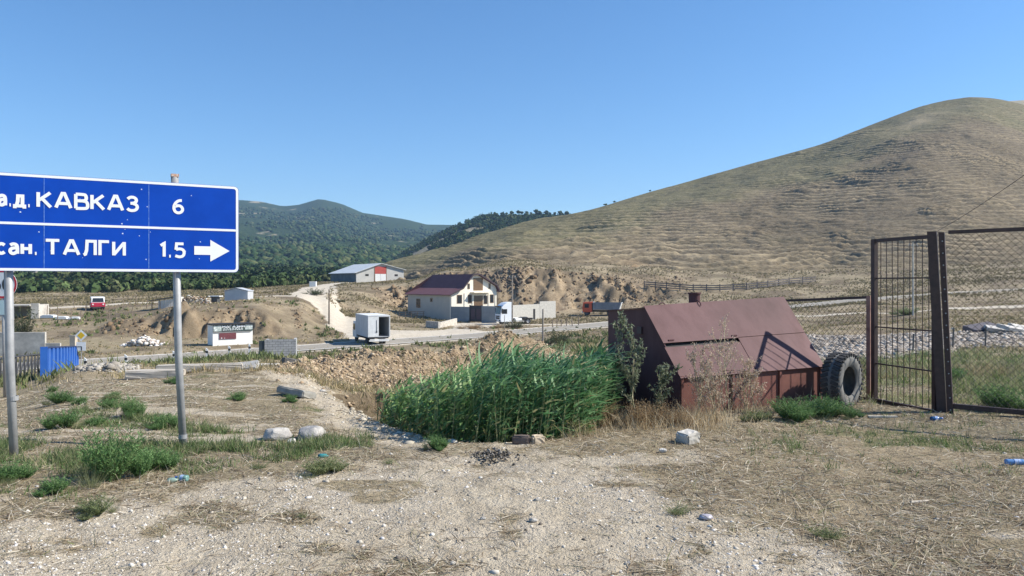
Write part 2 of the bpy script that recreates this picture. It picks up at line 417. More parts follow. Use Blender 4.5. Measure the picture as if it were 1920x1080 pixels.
def masks(X, Y, Z):
    px = px_of(X, Y); py = HZ+F*(EYE-Z)/np.maximum(Y, 2.6)
    nA = fbm(X*.9, Y*.9, 71, 4); nB = fbm(X*2.7, Y*2.7, 77, 4); nC = fbm(X*.25, Y*.25, 79, 3)
    near = 1-sst(17, 22, Y)
    gb = np.interp(px, GBX, GBY)
    g = sst(-34, 34, py-gb+nA*50+nB*48)*near
    # bare patches among the straw
    g = np.maximum(g, near*sst(.22, .5, nA+nB*.35)*.8*sst(600, 640, px+nC*40)*(py > 840))
    g = np.maximum(g, near*sst(.05, .3, nA*.6+nB*.5+.1)*sst(1400, 1500, px)*sst(930, 960, py)*.75)
    # pale broken slab along the pit edge
    d = dist_line(X, Y, PITL+np.array([-.3, -.2]))
    g = np.maximum(g, sst(.8, .3, d+nB*.5+nA*.5)*(Y < 21)*.8)
    g = np.maximum(g, near*.8*sst(.1, .3, fbm(X*.5, Y*3.4, 83, 3))*(px < 620)*(py < 830))   # wheel-worn streaks
    G = near*sst(.05, .4, nA+.28*(np.exp(-((px-260)/320)**4-((py-868)/62)**2))*3-.2)*(px < 700)*(1-g)
    g = g*(1-.8*sst(.18, .42, nB*.6+nA*.7)*(py > 900))
    G = np.maximum(G, sst(-.1, .3, nA+nB*.3+.25)*np.exp(-((px-1750)/330)**4)*np.exp(-((py-835)/45)**2)*.8)
    mead = sst(1500, 1580, px+nC*30)*sst(13.2, 14.4, Y+(px-1640)*.006)*(1-sst(27, 33, Y+nC*5))
    G = np.maximum(G, mead*sst(-.6, .1, nA+nC*.6+.1))
    bank = sst(57, 66, Y)
    G = np.maximum(G, bank*.75*sst(.0, .35, nC+nA*.4-.05)*np.exp(-((px-60)/150)**2)*(Y < 115))
    G = np.maximum(G, sst(.15, .4, nA*.6+nC)*.45*sst(35, 45, Y)*(Y < 100)*(px < 1400))
    zs = np.abs(Hbase(X, Y+1.2)-Hbase(X, Y-1.2))/2.4
    O = sst(.1, .3, zs+nA*.06)*sst(80, 90, Y)*(px > 190)
    m = mound(X, Y); O = np.maximum(O, sst(.08, .25, m+nB*.08)*(Y > 17)*.9)
    O = np.maximum(O, sst(.12, .3, zs)*.4*(Y > 24)*(Y < 60))
    G = np.maximum(G, .7*sst(150, 185, Y)*(px > 560)*(1-O)*sst(-.3, .2, nC+nA*.4))
    pit = poly_in(X, Y, PIT)*1.0
    Pp = np.zeros(np.shape(X))
    far = np.asarray(Y > 40)
    for L, wd in TRL:
        if far.any():
            q = np.full(np.shape(X), 99.); q[far] = dist_line(X[far], Y[far], L)
            Pp = np.maximum(Pp, sst(wd+.9, wd-.5, q+nA*1.1))
    q = np.full(np.shape(X), 99.)
    if far.any(): q[far] = dist_line(X[far], Y[far], ROAD)
    Pp = np.maximum(Pp, sst(5.6, 3.6, q+nA*.8)*.8)
    ap = sst(650, 680, px)*sst(900, 830, px)*sst(96, 92, -(-Y))*0
    Pp = np.maximum(Pp, poly_in(X, Y, np.array([xy(655,92),xy(700,90),xy(800,97),xy(930,108),xy(870,116),xy(780,110),xy(700,108),xy(645,118)]))*.95)
    K = sst(1420, 1480, px+nB*20)*sst(1800, 1760, px)*sst(29, 31.5, Y+nA*1.5)*sst(60, 57, Y+nA*1.5)
    K = np.maximum(K, sst(1740, 1780, px)*sst(33, 34.5, Y+nA*1.5)*sst(48, 46, Y+nA*1.5)*.9)
    D = pit*.8
    D = np.maximum(D, sst(.12, .3, nC+.1)*sst(17, 20, Y)*(Y < 24)*(px > 540)*(px < 1100)*.8)
    D = np.maximum(D, (.5+nC*.55+nA*.25)*sst(38, 70, Y)*(1-K))
    D = np.maximum(D, .75*np.exp(-((px-120)/170)**4)*sst(84, 88, Y)*(Y < 112)*sst(-.1, .25, nC+nA*.4))
    return g, G, O, Pp, K, D
def build_ground():
    ys = [-14, -10, -7, -4.5, -2, 0, 1.5, 2.6, 3.4, 4]
    while ys[-1] < 330: ys.append(ys[-1]+max(.045, .0042*ys[-1]))
    ys = np.array(ys); us = np.concatenate([np.arange(-1.5, -.78, .02), np.arange(-.78, .78, .0032), np.arange(.78, 1.5, .02)])
    Yg, Ug = np.meshgrid(ys, us, indexing='ij'); Xg = Ug*np.maximum(Yg, 5.0)
    Z = H(Xg, Yg)
    mk = masks(Xg, Yg, Z)
    n, m = Z.shape; V = np.stack([Xg, Yg, Z], -1).reshape(-1, 3)
    i = np.arange(n*m).reshape(n, m)
    Fc = np.stack([i[:-1, :-1], i[:-1, 1:], i[1:, 1:], i[1:, :-1]], -1).reshape(-1, 4)
    me = np_mesh('ground', V, Fc, np.stack([k.ravel() for k in mk[:3]], -1), 'cover')
    a = me.color_attributes.new('cover2', 'FLOAT_COLOR', 'POINT'); c = np.ones((n*m, 4), np.float32)
    c[:, :3] = np.stack([k.ravel() for k in mk[3:]], -1); a.data.foreach_set('color', c.ravel())
    mt, t, b = nodes('ground')
    a1 = t.nodes.new('ShaderNodeAttribute'); a1.attribute_name = 'cover'; s1 = t.nodes.new('ShaderNodeSeparateColor'); t.links.new(a1.outputs['Color'], s1.inputs[0])
    a2 = t.nodes.new('ShaderNodeAttribute'); a2.attribute_name = 'cover2'; s2 = t.nodes.new('ShaderNodeSeparateColor'); t.links.new(a2.outputs['Color'], s2.inputs[0])
    nf = noise(t, 9, 6, .7); nm = noise(t, 1.1, 5, .65); nl = noise(t, .12, 4, .6); nff = noise(t, 45, 3, .7)
    dry = ramp(t, nf, [(.32, (.15, .115, .075)), (.5, (.33, .27, .185)), (.68, (.48, .41, .30))])
    dry = mixc(t, .5, dry, ramp(t, nm, [(.32, (.20, .165, .10)), (.5, (.31, .25, .16)), (.66, (.40, .32, .22))]))
    dry = mixc(t, .35, dry, ramp(t, nl, [(.35, (.18, .165, .09)), (.65, (.36, .28, .18))]))
    gv = ramp(t, nff, [(.3, (.20, .165, .12)), (.47, (.43, .37, .275)), (.7, (.60, .53, .415))])
    gv = mixc(t, .5, gv, ramp(t, noise(t, 2.2, 5, .7), [(.36, (.31, .255, .18)), (.5, (.46, .39, .285)), (.62, (.56, .49, .375))]))
    dust = ramp(t, noise(t, .75, 4, .6), [(.45, (0, 0, 0)), (.62, (1, 1, 1))])
    gv = mixc(t, math_(t, 'MULTIPLY', dust, .7), gv, ramp(t, noise(t, 14, 4, .6), [(.35, (.44, .38, .295)), (.65, (.55, .485, .385))]))
    gr = ramp(t, nf, [(.32, (.085, .09, .04)), (.5, (.18, .175, .09)), (.68, (.29, .25, .15))])
    oc = ramp(t, noise(t, .9, 7, .72, sc=(1, 1, 1.6)), [(.32, (.15, .105, .065)), (.5, (.31, .235, .15)), (.68, (.44, .355, .24))])
    pl = ramp(t, nm, [(.3, (.46, .40, .31)), (.7, (.60, .54, .44))])
    kk = ramp(t, noise(t, 3.5, 6, .8), [(.32, (.15, .14, .13)), (.5, (.34, .32, .29)), (.66, (.50, .47, .43))])
    dk = ramp(t, nf, [(.3, (.10, .078, .05)), (.7, (.23, .18, .12))])
    def br(x, amt=.5):
        return math_(t, 'MULTIPLY_ADD', math_(t, 'SUBTRACT', nf, .5), amt, x)
    def edge(x, lo=.3, hi=.7): 
        mr = t.nodes.new('ShaderNodeMapRange'); t.links.new(br(x), mr.inputs[0]); mr.inputs[1].default_value = lo; mr.inputs[2].default_value = hi; mr.clamp = True; return mr.outputs[0]
    c = mixc(t, edge(s1.outputs[0], .25, .75), dry, gv)
    c = mixc(t, edge(s1.outputs[1]), c, gr)
    c = mixc(t, edge(s1.outputs[2]), c, oc)
    c = mixc(t, edge(s2.outputs[2]), c, dk)
    c = mixc(t, edge(s2.outputs[1]), c, kk)
    c = mixc(t, edge(s2.outputs[0]), c, pl)
    t.links.new(c, b.inputs['Base Color']); b.inputs['Roughness'].default_value = .95; b.inputs['Specular IOR Level'].default_value = .15
    hh = math_(t, 'ADD', math_(t, 'MULTIPLY', nf, .6), math_(t, 'MULTIPLY', nff, .3))
    hh = math_(t, 'ADD', hh, math_(t, 'MULTIPLY', noise(t, 1.6, 6, .75), 1.6))
    bump(t, b, hh, 1.0, .09)
    o = link('ground', me, mt, smooth=True); tag(o, kind='structure')
build_ground()

def ribbon(name, L, zs, half, m, dz, prof=((-1, 0), (1, 0))):
    T = np.gradient(L, axis=0); T /= np.linalg.norm(T, axis=1, keepdims=True); N = np.stack([-T[:, 1], T[:, 0]], -1)
    ks = np.linspace(-1, 1, 7)
    V = np.stack([np.concatenate([L+N*half*k, (zs+dz+(1-k*k)*.03)[:, None]], 1) for k in ks], 1)
    n, mm = V.shape[:2]; i = np.arange(n*mm).reshape(n, mm)
    Fc = np.stack([i[:-1, :-1], i[1:, :-1], i[1:, 1:], i[:-1, 1:]], -1).reshape(-1, 4)
    return link(name, np_mesh(name, V.reshape(-1, 3), Fc), m, smooth=True)
asph = mat('asphalt', (.25, .23, .195), (.32, .295, .25), 1.5, .95, c3=(.28, .255, .215), bs=.2, spec=.08)
tag(ribbon('road', ROAD, ROADZ, 3.1, asph, .02), kind='structure')
# painted edge lines, broken by wear
def edge_line(side, a, b, nm):
    T = np.gradient(ROAD, axis=0); T /= np.linalg.norm(T, axis=1, keepdims=True); N = np.stack([-T[:, 1], T[:, 0]], -1)
    L = ROAD+N*side*2.85; k = slice(a, b)
    o = ribbon(nm, L[k], ROADZ[k], .07, mat('road_paint', (.62, .61, .58), (.40, .39, .37), 3, .8), .04)
    tag(o, kind='structure')
edge_line(-1, 10, 190, 'road_marking'); edge_line(1, 10, 190, 'road_marking')

# ================================================================== THE HILL ON THE RIGHT
HC = [  # photo column, foot distance, foot height, ridge distance, ridge photo row
 (640,232,2.2,262,529),(700,236,2.6,282,508),(745,236,3.0,300,491),(800,222,4.5,315,476),(850,204,5.2,330,460),(900,200,7,345,442),(960,198,8,360,424),(1015,200,8,372,412),(1070,200,7.6,380,402),(1135,202,7,392,385),
 (1200,206,6.4,405,364),(1300,205,5.2,420,337),(1400,205,4.6,430,309),(1480,205,4.4,440,288),(1550,205,4.4,450,268),(1625,205,5,460,237),(1700,205,5.5,470,208),(1745,205,6,475,193),(1800,205,6,480,184),(1840,205,6,482,182),(1880,205,6,485,187),(1920,205,6.5,490,196),(2000,205,7,500,215),(2150,205,7,510,262),(2400,205,7,520,330),(2900,205,7,530,420)]
def hill_fn(px, t):
    A = np.array(HC, float)
    yf, zf, yr, pr = [np.interp(px, A[:, 0], A[:, k]) for k in (1, 2, 3, 4)]
    zf = zf-1.9*sst(720, 860, px); zr = EYE+(HZ-pr)/F*yr
    Y = yf+(yr-yf)*t; tt = np.clip(t, 0, 1)
    s = tt*.86+.14*tt*tt*(3-2*tt)
    Z = zf+(zr-zf)*s-np.clip(t-1, 0, 9)**2*(zr-zf+12)*5.2-np.clip(-t, 0, 9)*90
    return (px-960)/F*Y, Y, Z, zr
def build_hill():
    px = np.concatenate([np.arange(640, 2100, 2.6), np.arange(2100, 2900, 16)]); t = np.concatenate([np.linspace(-.06, 1.04, 620), np.linspace(1.06, 1.5, 10)])
    T, PX = np.meshgrid(t, px, indexing='ij')
    # slight smoothing of the ridge across columns
    X, Y, Z, zr = hill_fn(PX, T)
    for k in (-22, -11, 11, 22):
        _, _, z2, _ = hill_fn(np.clip(PX+k, 640, 2899), T); Z = Z+z2
    Z = Z/5
    env = sst(0, .06, T)*(1-sst(.93, 1.02, T))
    Z = Z+env*(fbm(X*.02, Y*.02, 101, 3)*3.0+fbm(X*.07, Y*.07, 103, 3)*1.0)
    # gullies and a bitten scarp foot near the yard
    # terracettes: small steps along the contour
    amp = np.clip(1.25-T*1.0+fbm(X*.03, Y*.03, 104, 3)*.7, .12, 1.3)*env
    ph = Z/1.7+fbm(X*.02, Y*.02, 107, 3)*2.2+fbm(X*.25, Z*.4, 109, 3)*.3
    saw = ph-np.floor(ph)
    st = np.where(saw < .72, saw/.72, (1-saw)/.28)
    ph2 = Z/.75+fbm(X*.06, Y*.06, 117, 4)*2.5; s2_ = ph2-np.floor(ph2); s2_ = np.where(s2_ < .7, s2_/.7, (1-s2_)/.3)
    Z = Z+amp*(st-.5)*1.9*np.clip(.6+fbm(X*.08, Y*.08, 119, 3)*1.5, .1, 1.5)+amp*(s2_-.5)*.5+env*fbm(X*.45, Y*.45, 113, 4)*.32
    n, m = Z.shape; i = np.arange(n*m).reshape(n, m)
    V = np.stack([X, Y, Z], -1).reshape(-1, 3)
    Fc = np.stack([i[:-1, :-1], i[:-1, 1:], i[1:, 1:], i[1:, :-1]], -1).reshape(-1, 4)
    gr = sst(.38, .75, T+fbm(X*.02, Y*.02, 121, 4)*.5+np.clip((1500-PX)/900, -.3, .35)*(PX > 900))
    sc = np.exp(-((PX-1720)/45)**2-((T-.80)/.07)**2)
    sc = np.maximum(sc*.8, np.exp(-((saw-.70)/.13)**2)*np.clip(amp, 0, 1)*np.clip(.55+fbm(X*.03, Y*.03, 131, 3)*1.2, 0, 1))
    lw = sst(.16, .02, T+fbm(X*.05, Y*.05, 127, 3)*.12)*sst(850, 950, PX)*(1-sst(1180, 1260, PX))
    me = np_mesh('hill', V, Fc, np.stack([gr.ravel(), sc.ravel(), lw.ravel()], -1), 'cover')
    mt, tr, b = nodes('hill')
    a = tr.nodes.new('ShaderNodeAttribute'); a.attribute_name = 'cover'; s = tr.nodes.new('ShaderNodeSeparateColor'); tr.links.new(a.outputs['Color'], s.inputs[0])
    n1 = noise(tr, 1.1, 6, .75, sc=(.55, .55, 1.6)); n2 = noise(tr, .06, 5, .6); n3 = noise(tr, .6, 5, .7, sc=(.25, .25, 2.2))
    brn = ramp(tr, n1, [(.32, (.080, .063, .041)), (.5, (.168, .134, .088)), (.68, (.24, .20, .138))])
    grn = ramp(tr, n1, [(.32, (.082, .078, .043)), (.5, (.15, .138, .078)), (.68, (.21, .19, .115))])
    c = mixc(tr, math_(tr, 'MULTIPLY_ADD', math_(tr, 'SUBTRACT', n2, .5), .9, s.outputs[0], clamp=True), brn, grn)
    c = mixc(tr, math_(tr, 'MULTIPLY', ramp(tr, n3, [(.5, (0, 0, 0)), (.72, (1, 1, 1))]), .35), c, (.33, .265, .165))
    c = mixc(tr, math_(tr, 'MULTIPLY', ramp(tr, noise(tr, .9, 4, .6, sc=(.4, .4, 3)), [(.62, (0, 0, 0)), (.72, (1, 1, 1))]), .22), c, (.09, .07, .045))
    c = mixc(tr, math_(tr, 'MULTIPLY', s.outputs[1], .75), c, (.40, .325, .21))
    c = mixc(tr, s.outputs[2], c, ramp(tr, noise(tr, .5, 7, .75), [(.35, (.11, .075, .045)), (.6, (.28, .20, .12))]))
    tr.links.new(c, b.inputs['Base Color']); b.inputs['Roughness'].default_value = 1; b.inputs['Specular IOR Level'].default_value = .1
    bump(tr, b, math_(tr, 'ADD', noise(tr, 1.2, 6, .75, sc=(.6, .6, 1.5)), math_(tr, 'MULTIPLY', n3, .6)), .9, .5)
    tag(link('hill', me, mt, smooth=True), kind='structure')
build_hill()
# further ridge behind the summit
def ridge(name, px, ys, rows, pys, m, s=0, rough=6, freq=.006):
    """px columns; rows: list of distances; pys: photo rows for every distance and column"""
    PX = np.linspace(px[0], px[-1], 260); T = np.linspace(0, 1, 90)
    D = np.interp(T, np.linspace(0, 1, len(rows)), rows)
    V = []; 
    A = np.array([np.interp(PX, px, q) for q in pys])
    for tt, d in zip(T, D):
        k = tt*(len(rows)-1); i = min(int(k), len(rows)-2); f = k-i; q = A[i]*(1-f)+A[i+1]*f
        X = (PX-960)/F*d; Z = EYE-(q-HZ)/F*d
        yy = np.full_like(X, d)
        Z = Z+(fbm(X*freq, yy*freq, 200+s, 5))*rough*(d/1000)*np.sin(np.pi*np.clip(tt*1.0, 0, 1))**.5
        V.append(np.stack([X, yy, Z], -1))
    # far side falls away
    X, Y, Z = V[-1].T; V.append(np.stack([X*1.1, Y*1.12, Z-120], -1))
    V = np.array(V); n, mm = V.shape[:2]; i = np.arange(n*mm).reshape(n, mm)
    Fc = np.stack([i[:-1, :-1], i[:-1, 1:], i[1:, 1:], i[1:, :-1]], -1).reshape(-1, 4)
    o = link(name, np_mesh(name, V.reshape(-1, 3), Fc), m, smooth=True); return tag(o, kind='structure'), V
dryhill = mat('dry_hill', (.21, .19, .11), (.30, .25, .16), .05, 1, bs=.5, bd=1)
ridge('hills', [1780, 1860, 1900, 1960, 2100, 2600], None, [560, 640, 760], [[260]*6, [215, 210, 206, 200, 190, 230], [205, 192, 189, 185, 170, 220]], dryhill, 5, 2)
# ================================================================== FORESTED MOUNTAINS ON THE LEFT
def forest_mat(name, bare, gcol=((.018, .032, .016), (.04, .065, .028), (.07, .10, .04))):
    m, t, b = nodes(name)
    n1 = noise(t, .12, 6, .75); n2 = noise(t, .008, 5, .6)
    c = ramp(t, n1, [(.3, gcol[0]), (.5, gcol[1]), (.7, gcol[2])])
    c = mixc(t, ramp(t, n2, [(bare, (0, 0, 0)), (bare+.035, (1, 1, 1))]), c, (.33, .29, .20))
    t.links.new(c, b.inputs['Base Color']); b.inputs['Roughness'].default_value = 1; b.inputs['Specular IOR Level'].default_value = 0
    bump(t, b, n1, 1, 6); return m
mtn_px = [-900, -500, 0, 450, 490, 530, 560, 600, 640, 680, 720, 760, 800, 860, 1000, 1200, 1600, 2200]
top = [378, 372, 372, 375, 378, 387, 384, 372.5, 382, 399, 405, 411, 421, 422, 430, 440, 460, 480]
MM = forest_mat('forested_slope', .64)
MO, MV = ridge('mountains', mtn_px, None, [300, 420, 700, 1100, 1700, 2600],
   [[531]*18, [520, 520, 516, 512, 515, 516, 517, 518, 519, 520, 521, 521, 521, 521, 521, 521, 521, 521],
    [500, 500, 492, 486, 488, 490, 492, 494, 496, 498, 500, 502, 504, 508, 510, 512, 515, 515],
    [475, 472, 466, 456, 459, 460, 462, 463, 466, 468, 472, 476, 480, 486, 490, 495, 500, 505],
    [425, 420, 420, 418, 420, 423, 422, 420, 424, 432, 437, 441, 446, 452, 458, 464, 480, 495], top], MM, 1, 16)
# nearer dark spur behind the hill
spx = [700, 760, 800, 830, 860, 885, 920, 960, 1000, 1040, 1080, 1130, 1250, 1500]
SO, SV = ridge('spur', spx, None, [560, 640, 760, 900],
   [[531]*14, [520, 500, 492, 484, 478, 474, 470, 466, 464, 462, 460, 460, 460, 470],
    [515, 488, 470, 456, 444, 438, 433, 430, 428, 427, 428, 430, 440, 460],
    [510, 476, 452, 436, 424, 413, 405, 403, 402, 404, 406, 412, 430, 450]], forest_mat('spur_slope', .50), 2, 7, .012)
def crowns(name, spots, rad, cols, detail=True, m='foliage_far'):
    """rounded tree crowns as ragged lumps with loose leaf clumps round them"""
    n = len(spots); mt = mat_attr(m, rough=1, spec=0)
    if not detail: return link(name, rocks_mesh(name, spots, rad, cols, ICO1, .85, .35, False), mt)
    K_ = 46; d = rng.normal(size=(n, K_, 3)); d /= np.linalg.norm(d, axis=2, keepdims=True); d[..., 2] = d[..., 2]*.8+.1
    lob = 1+.28*np.sin(d[..., 0:1]*3+rng.uniform(0, 6, (n, 1, 1)))+.2*np.sin(d[..., 1:2]*5+rng.uniform(0, 6, (n, 1, 1)))
    c = spots[:, None]+d*np.asarray(rad)[:, None, None]*rng.uniform(.6, 1.0, (n, K_, 1))*lob
    c = c.reshape(-1, 3); rr = np.repeat(np.asarray(rad), K_)*rng.uniform(.14, .34, n*K_)
    N_ = d.reshape(-1, 3)+rng.normal(0, .45, (n*K_, 3)); N_ /= np.linalg.norm(N_, axis=1, keepdims=True)
    u = np.cross(N_, rng.normal(size=(n*K_, 3))); u /= np.linalg.norm(u, axis=1, keepdims=True); v = np.cross(N_, u)
    V = np.stack([c+(u*a+v*b)*rr[:, None] for a, b in ((-1, -.6), (.1, -1.1), (1.1, .1), (-.3, 1))], 1)
    cc = np.repeat(np.repeat(np.asarray(cols), K_, 0)*rng.uniform(.7, 1.35, (n*K_, 1)), 4, 0)
    Fa = np.arange(n*K_*4).reshape(-1, 4)
    V2, F2 = ICO1; W = (V2[None]*(np.asarray(rad)*.62)[:, None, None]*rng.uniform(.8, 1.2, (n, 12, 1))+spots[:, None]).reshape(-1, 3)
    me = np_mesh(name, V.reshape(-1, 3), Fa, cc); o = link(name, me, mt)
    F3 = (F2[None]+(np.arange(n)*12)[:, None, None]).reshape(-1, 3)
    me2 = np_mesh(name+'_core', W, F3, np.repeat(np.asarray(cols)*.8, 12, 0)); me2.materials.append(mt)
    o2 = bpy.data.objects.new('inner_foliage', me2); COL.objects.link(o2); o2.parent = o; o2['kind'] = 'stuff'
    return o
def spots_on(V, n, d0, d1, p0, p1, s, thr, zoff=0):
    nn, mm = V.shape[:2]; out = []
    Yr = V[:, 0, 1]
    i0 = np.searchsorted(Yr[:-1], d0); i1 = min(np.searchsorted(Yr[:-1], d1), nn-2)
    a = rng.uniform(i0, i1, n*2); PXc = rng.uniform(p0, p1, n*2)
    i = a.astype(int); f = a-i
    pxs = 960+F*V[0, :, 0]/V[0, :, 1]; j = np.clip(np.searchsorted(pxs, PXc)-1, 0, mm-2); g = (PXc-pxs[j])/(pxs[j+1]-pxs[j])
    p = ((V[i, j]*(1-f)[:, None]+V[i+1, j]*f[:, None])*(1-g)[:, None]+(V[i, j+1]*(1-f)[:, None]+V[i+1, j+1]*f[:, None])*g[:, None])
    k = fbm(p[:, 0]*s, p[:, 1]*s, 301, 4)+rng.uniform(-.12, .12, len(p)) > thr
    return p[k][:n]
GRN = [(.025, .048, .02), (.038, .065, .026), (.055, .08, .032), (.03, .052, .024), (.08, .095, .042)]
p = spots_on(MV, 5200, 310, 620, -350, 800, .012, -.03); p = p[~((px_of(p[:, 0], p[:, 1]) < 150) & (p[:, 1] > 400) & (rng.uniform(0, 1, len(p)) < .8))]; r = rng.uniform(1.3, 3.4, len(p)); p[:, 2] += r*.5
tag(crowns('woodland', p, r, palette(len(p), GRN, .3)), kind='stuff', label='green woodland covering the low slopes behind the sheds', cat='woodland')
p = spots_on(MV, 13000, 620, 2300, -250, 950, .006, -.12); r = rng.uniform(2.2, 5.2, len(p)); p[:, 2] += r*.4
tag(crowns('mountain_forest', p, r, palette(len(p), GRN, .3), False), kind='stuff', label='dark forest over the distant mountain on the left', cat='forest')
p = spots_on(SV, 2600, 600, 900, 735, 1120, .02, -.1); r = rng.uniform(1.6, 3.6, len(p)); p[:, 2] += r*.5
tag(crowns('spur_forest', p, r, palette(len(p), GRN, .3), True), kind='stuff', label='dark trees over the rocky spur behind the bare hill', cat='forest')
p = np.array([(*(xy(a, b)), 0.0) for a, b in zip(rng.uniform(-250, 640, 900), rng.uniform(215, 330, 900))])
p = p[(p[:, 1] > np.interp(px_of(p[:, 0], p[:, 1]), [-250, 300, 420, 560, 640], [165, 175, 190, 255, 300]))]
p[:, 2] = H(p[:, 0], p[:, 1]); r = rng.uniform(1.4, 3.0, len(p)); p[:, 2] += r*.45
tag(crowns('thicket', p, r, palette(len(p), [(.038, .062, .026), (.055, .085, .034), (.075, .105, .042), (.10, .115, .055)], .3)), kind='stuff', label='bright green thicket along the far side of the upper track', cat='thicket')
# bare pale rock outcrops on the left slope
p = spots_on(MV, 700, 400, 620, -100, 150, .03, -.3); r = rng.uniform(.8, 2.4, len(p)); p[:, 2] += r*.6
tag(link('rock_outcrop', rocks_mesh('rock_outcrop', p, r, palette(len(p), [(.36, .33, .27), (.28, .25, .2)], .2), ICO1, .7), mat_attr('rock_far', rough=1)), kind='stuff', label='pale rock outcrops on the slope at the far left', cat='rocks')
# ================================================================== HAZE
hm = bpy.data.materials.new('haze'); hm.use_nodes = True; t = hm.node_tree; t.nodes.remove(t.nodes['Principled BSDF'])
pv = t.nodes.new('ShaderNodeVolumePrincipled'); pv.inputs['Density'].default_value = .00015; pv.inputs['Color'].default_value = (.45, .68, 1, 1); pv.inputs['Anisotropy'].default_value = .2
t.links.new(pv.outputs[0], t.nodes['Material Output'].inputs['Volume'])
hb = MB().b2(-4600, -60, -130, 4600, 3300, 420).build('haze', hm); tag(hb, kind='stuff', label='thin pale blue haze over the distant mountains', cat='haze')

# ================================================================== BUILT THINGS
white_p = mat('white_paint', (.74, .75, .74), (.66, .67, .66), 3, .5)
galv = mat('galvanised_steel', (.27, .275, .28), (.36, .365, .37), 7, .55, .2, bs=.1)
dark = mat('dark_gap', (.012, .012, .013), (.02, .02, .02), 3, .8)
rubber = mat('rubber', (.03, .03, .032), (.055, .053, .05), 9, .85, bs=.3)
glass = mat('dark_glass', (.02, .025, .03), (.03, .035, .04), 2, .08)
conc = mat('concrete', (.36, .34, .30), (.48, .45, .40), 2.2, .95, bs=.5, scale2=.5)
concd = mat('grey_concrete', (.24, .25, .26), (.34, .345, .34), 1.6, .95, bs=.4)
rust = mat('brown_steel', (.03, .017, .016), (.06, .032, .027), 14, .65, bs=.35, bd=.004)
# ---------------- lettering: every letter is a set of strokes cut from flat film
GL = {
 'К': (.66, [[(0,0),(0,1)], [(.63,1),(.06,.47)], [(.2,.58),(.66,0)]]),
 'А': (.80, [[(0,0),(.34,1),(.46,1),(.80,0)], [(.13,.3),(.67,.3)]]),
 'В': (.62, [[(0,0),(0,1)], [(0,1),(.36,1),(.56,.97),(.58,.60),(.36,.54),(.0,.54)], [(0,.54),(.38,.54),(.64,.48),(.66,.04),(.40,0),(.0,0)]]),
 'З': (.60, [[(.02,.84),(.13,.96),(.30,1),(.47,.93),(.54,.77),(.47,.6),(.3,.54),(.18,.54)], [(.3,.54),(.52,.46),(.6,.27),(.5,.07),(.3,0),(.12,.03),(0,.15)]]),
 'Т': (.74, [[(0,1),(.74,1)], [(.37,.96),(.37,0)]]),
 'Л': (.66, [[(0,0),(.1,.05),(.17,.35),(.2,1),(.66,1),(.66,0)]]),
 'Г': (.52, [[(0,0),(0,1),(.52,1)]]),
 'И': (.62, [[(0,1),(0,0)], [(.02,.06),(.60,.94)], [(.62,1),(.62,0)]]),
 'М': (.80, [[(0,0),(0,1)], [(.02,.98),(.40,.35),(.78,.98)], [(.8,1),(.8,0)]]),
 'Н': (.62, [[(0,0),(0,1)], [(.02,.52),(.6,.52)], [(.62,0),(.62,1)]]),
 'а': (.46, [[(.04,.58),(.2,.68),(.38,.63),(.45,.48),(.45,0)], [(.43,.4),(.2,.39),(.05,.3),(.03,.13),(.15,0),(.3,.03),(.43,.15)]]),
 'д': (.66, [[(.12,.04),(.2,.3),(.22,.68),(.53,.68),(.53,.04)], [(0,-.17),(0,.0),(.66,.0),(.66,-.17)]]),
 'с': (.46, [[(.45,.57),(.3,.68),(.14,.63),(.03,.48),(.03,.2),(.14,.05),(.3,0),(.45,.11)]]),
 'н': (.46, [[(0,0),(0,.68)], [(.02,.36),(.44,.36)], [(.46,0),(.46,.68)]]),
 '.': (.10, [[(.0,.04),(.10,.04)]]),
 '6': (.60, [[(.52,.98),(.34,.97),(.16,.82),(.05,.6),(.02,.34),(.1,.1),(.3,0),(.5,.09),(.59,.3),(.5,.52),(.3,.6),(.1,.5)]]),
 '1': (.26, [[(0,.84),(.22,1),(.22,0)]]),
 '5': (.58, [[(.54,1),(.1,1),(.06,.54)], [(.06,.55),(.28,.63),(.52,.56),(.60,.32),(.52,.06),(.28,-.02),(.02,.08)]]),
 '0': (.56, [[(.28,1),(.08,.88),(0,.5),(.08,.12),(.28,0),(.48,.12),(.56,.5),(.48,.88),(.28,1)]]),
}
def stroke(mb, pts, th, y, sx=1, cap=.5):
    p = [Vector((a*sx, b)) for a, b in pts]; n = len(p); L = []; Rr = []
    for i in range(n):
        d1 = (p[i]-p[i-1]).normalized() if i else None; d2 = (p[i+1]-p[i]).normalized() if i < n-1 else None
        if d1 is None: nn = Vector((-d2.y, d2.x))*th/2
        elif d2 is None: nn = Vector((-d1.y, d1.x))*th/2
        else:
            b = (d1+d2).normalized(); nn = Vector((-b.y, b.x)); nn = nn*(th/2)/max(.45, nn.dot(Vector((-d1.y, d1.x))))
        L.append(p[i]+nn); Rr.append(p[i]-nn)
    vs = [(q.x, y, q.y) for q in L]+[(q.x, y, q.y) for q in Rr]
    mb.add(vs, [(i, i+1, n+i+1, n+i) for i in range(n-1)])
def soft(p, it=2):
    for _ in range(it):
        q = [p[0]]
        for a, b in zip(p[:-1], p[1:]): q += [(a[0]*.75+b[0]*.25, a[1]*.75+b[1]*.25), (a[0]*.25+b[0]*.75, a[1]*.25+b[1]*.75)]
        p = q+[p[-1]]
    return p
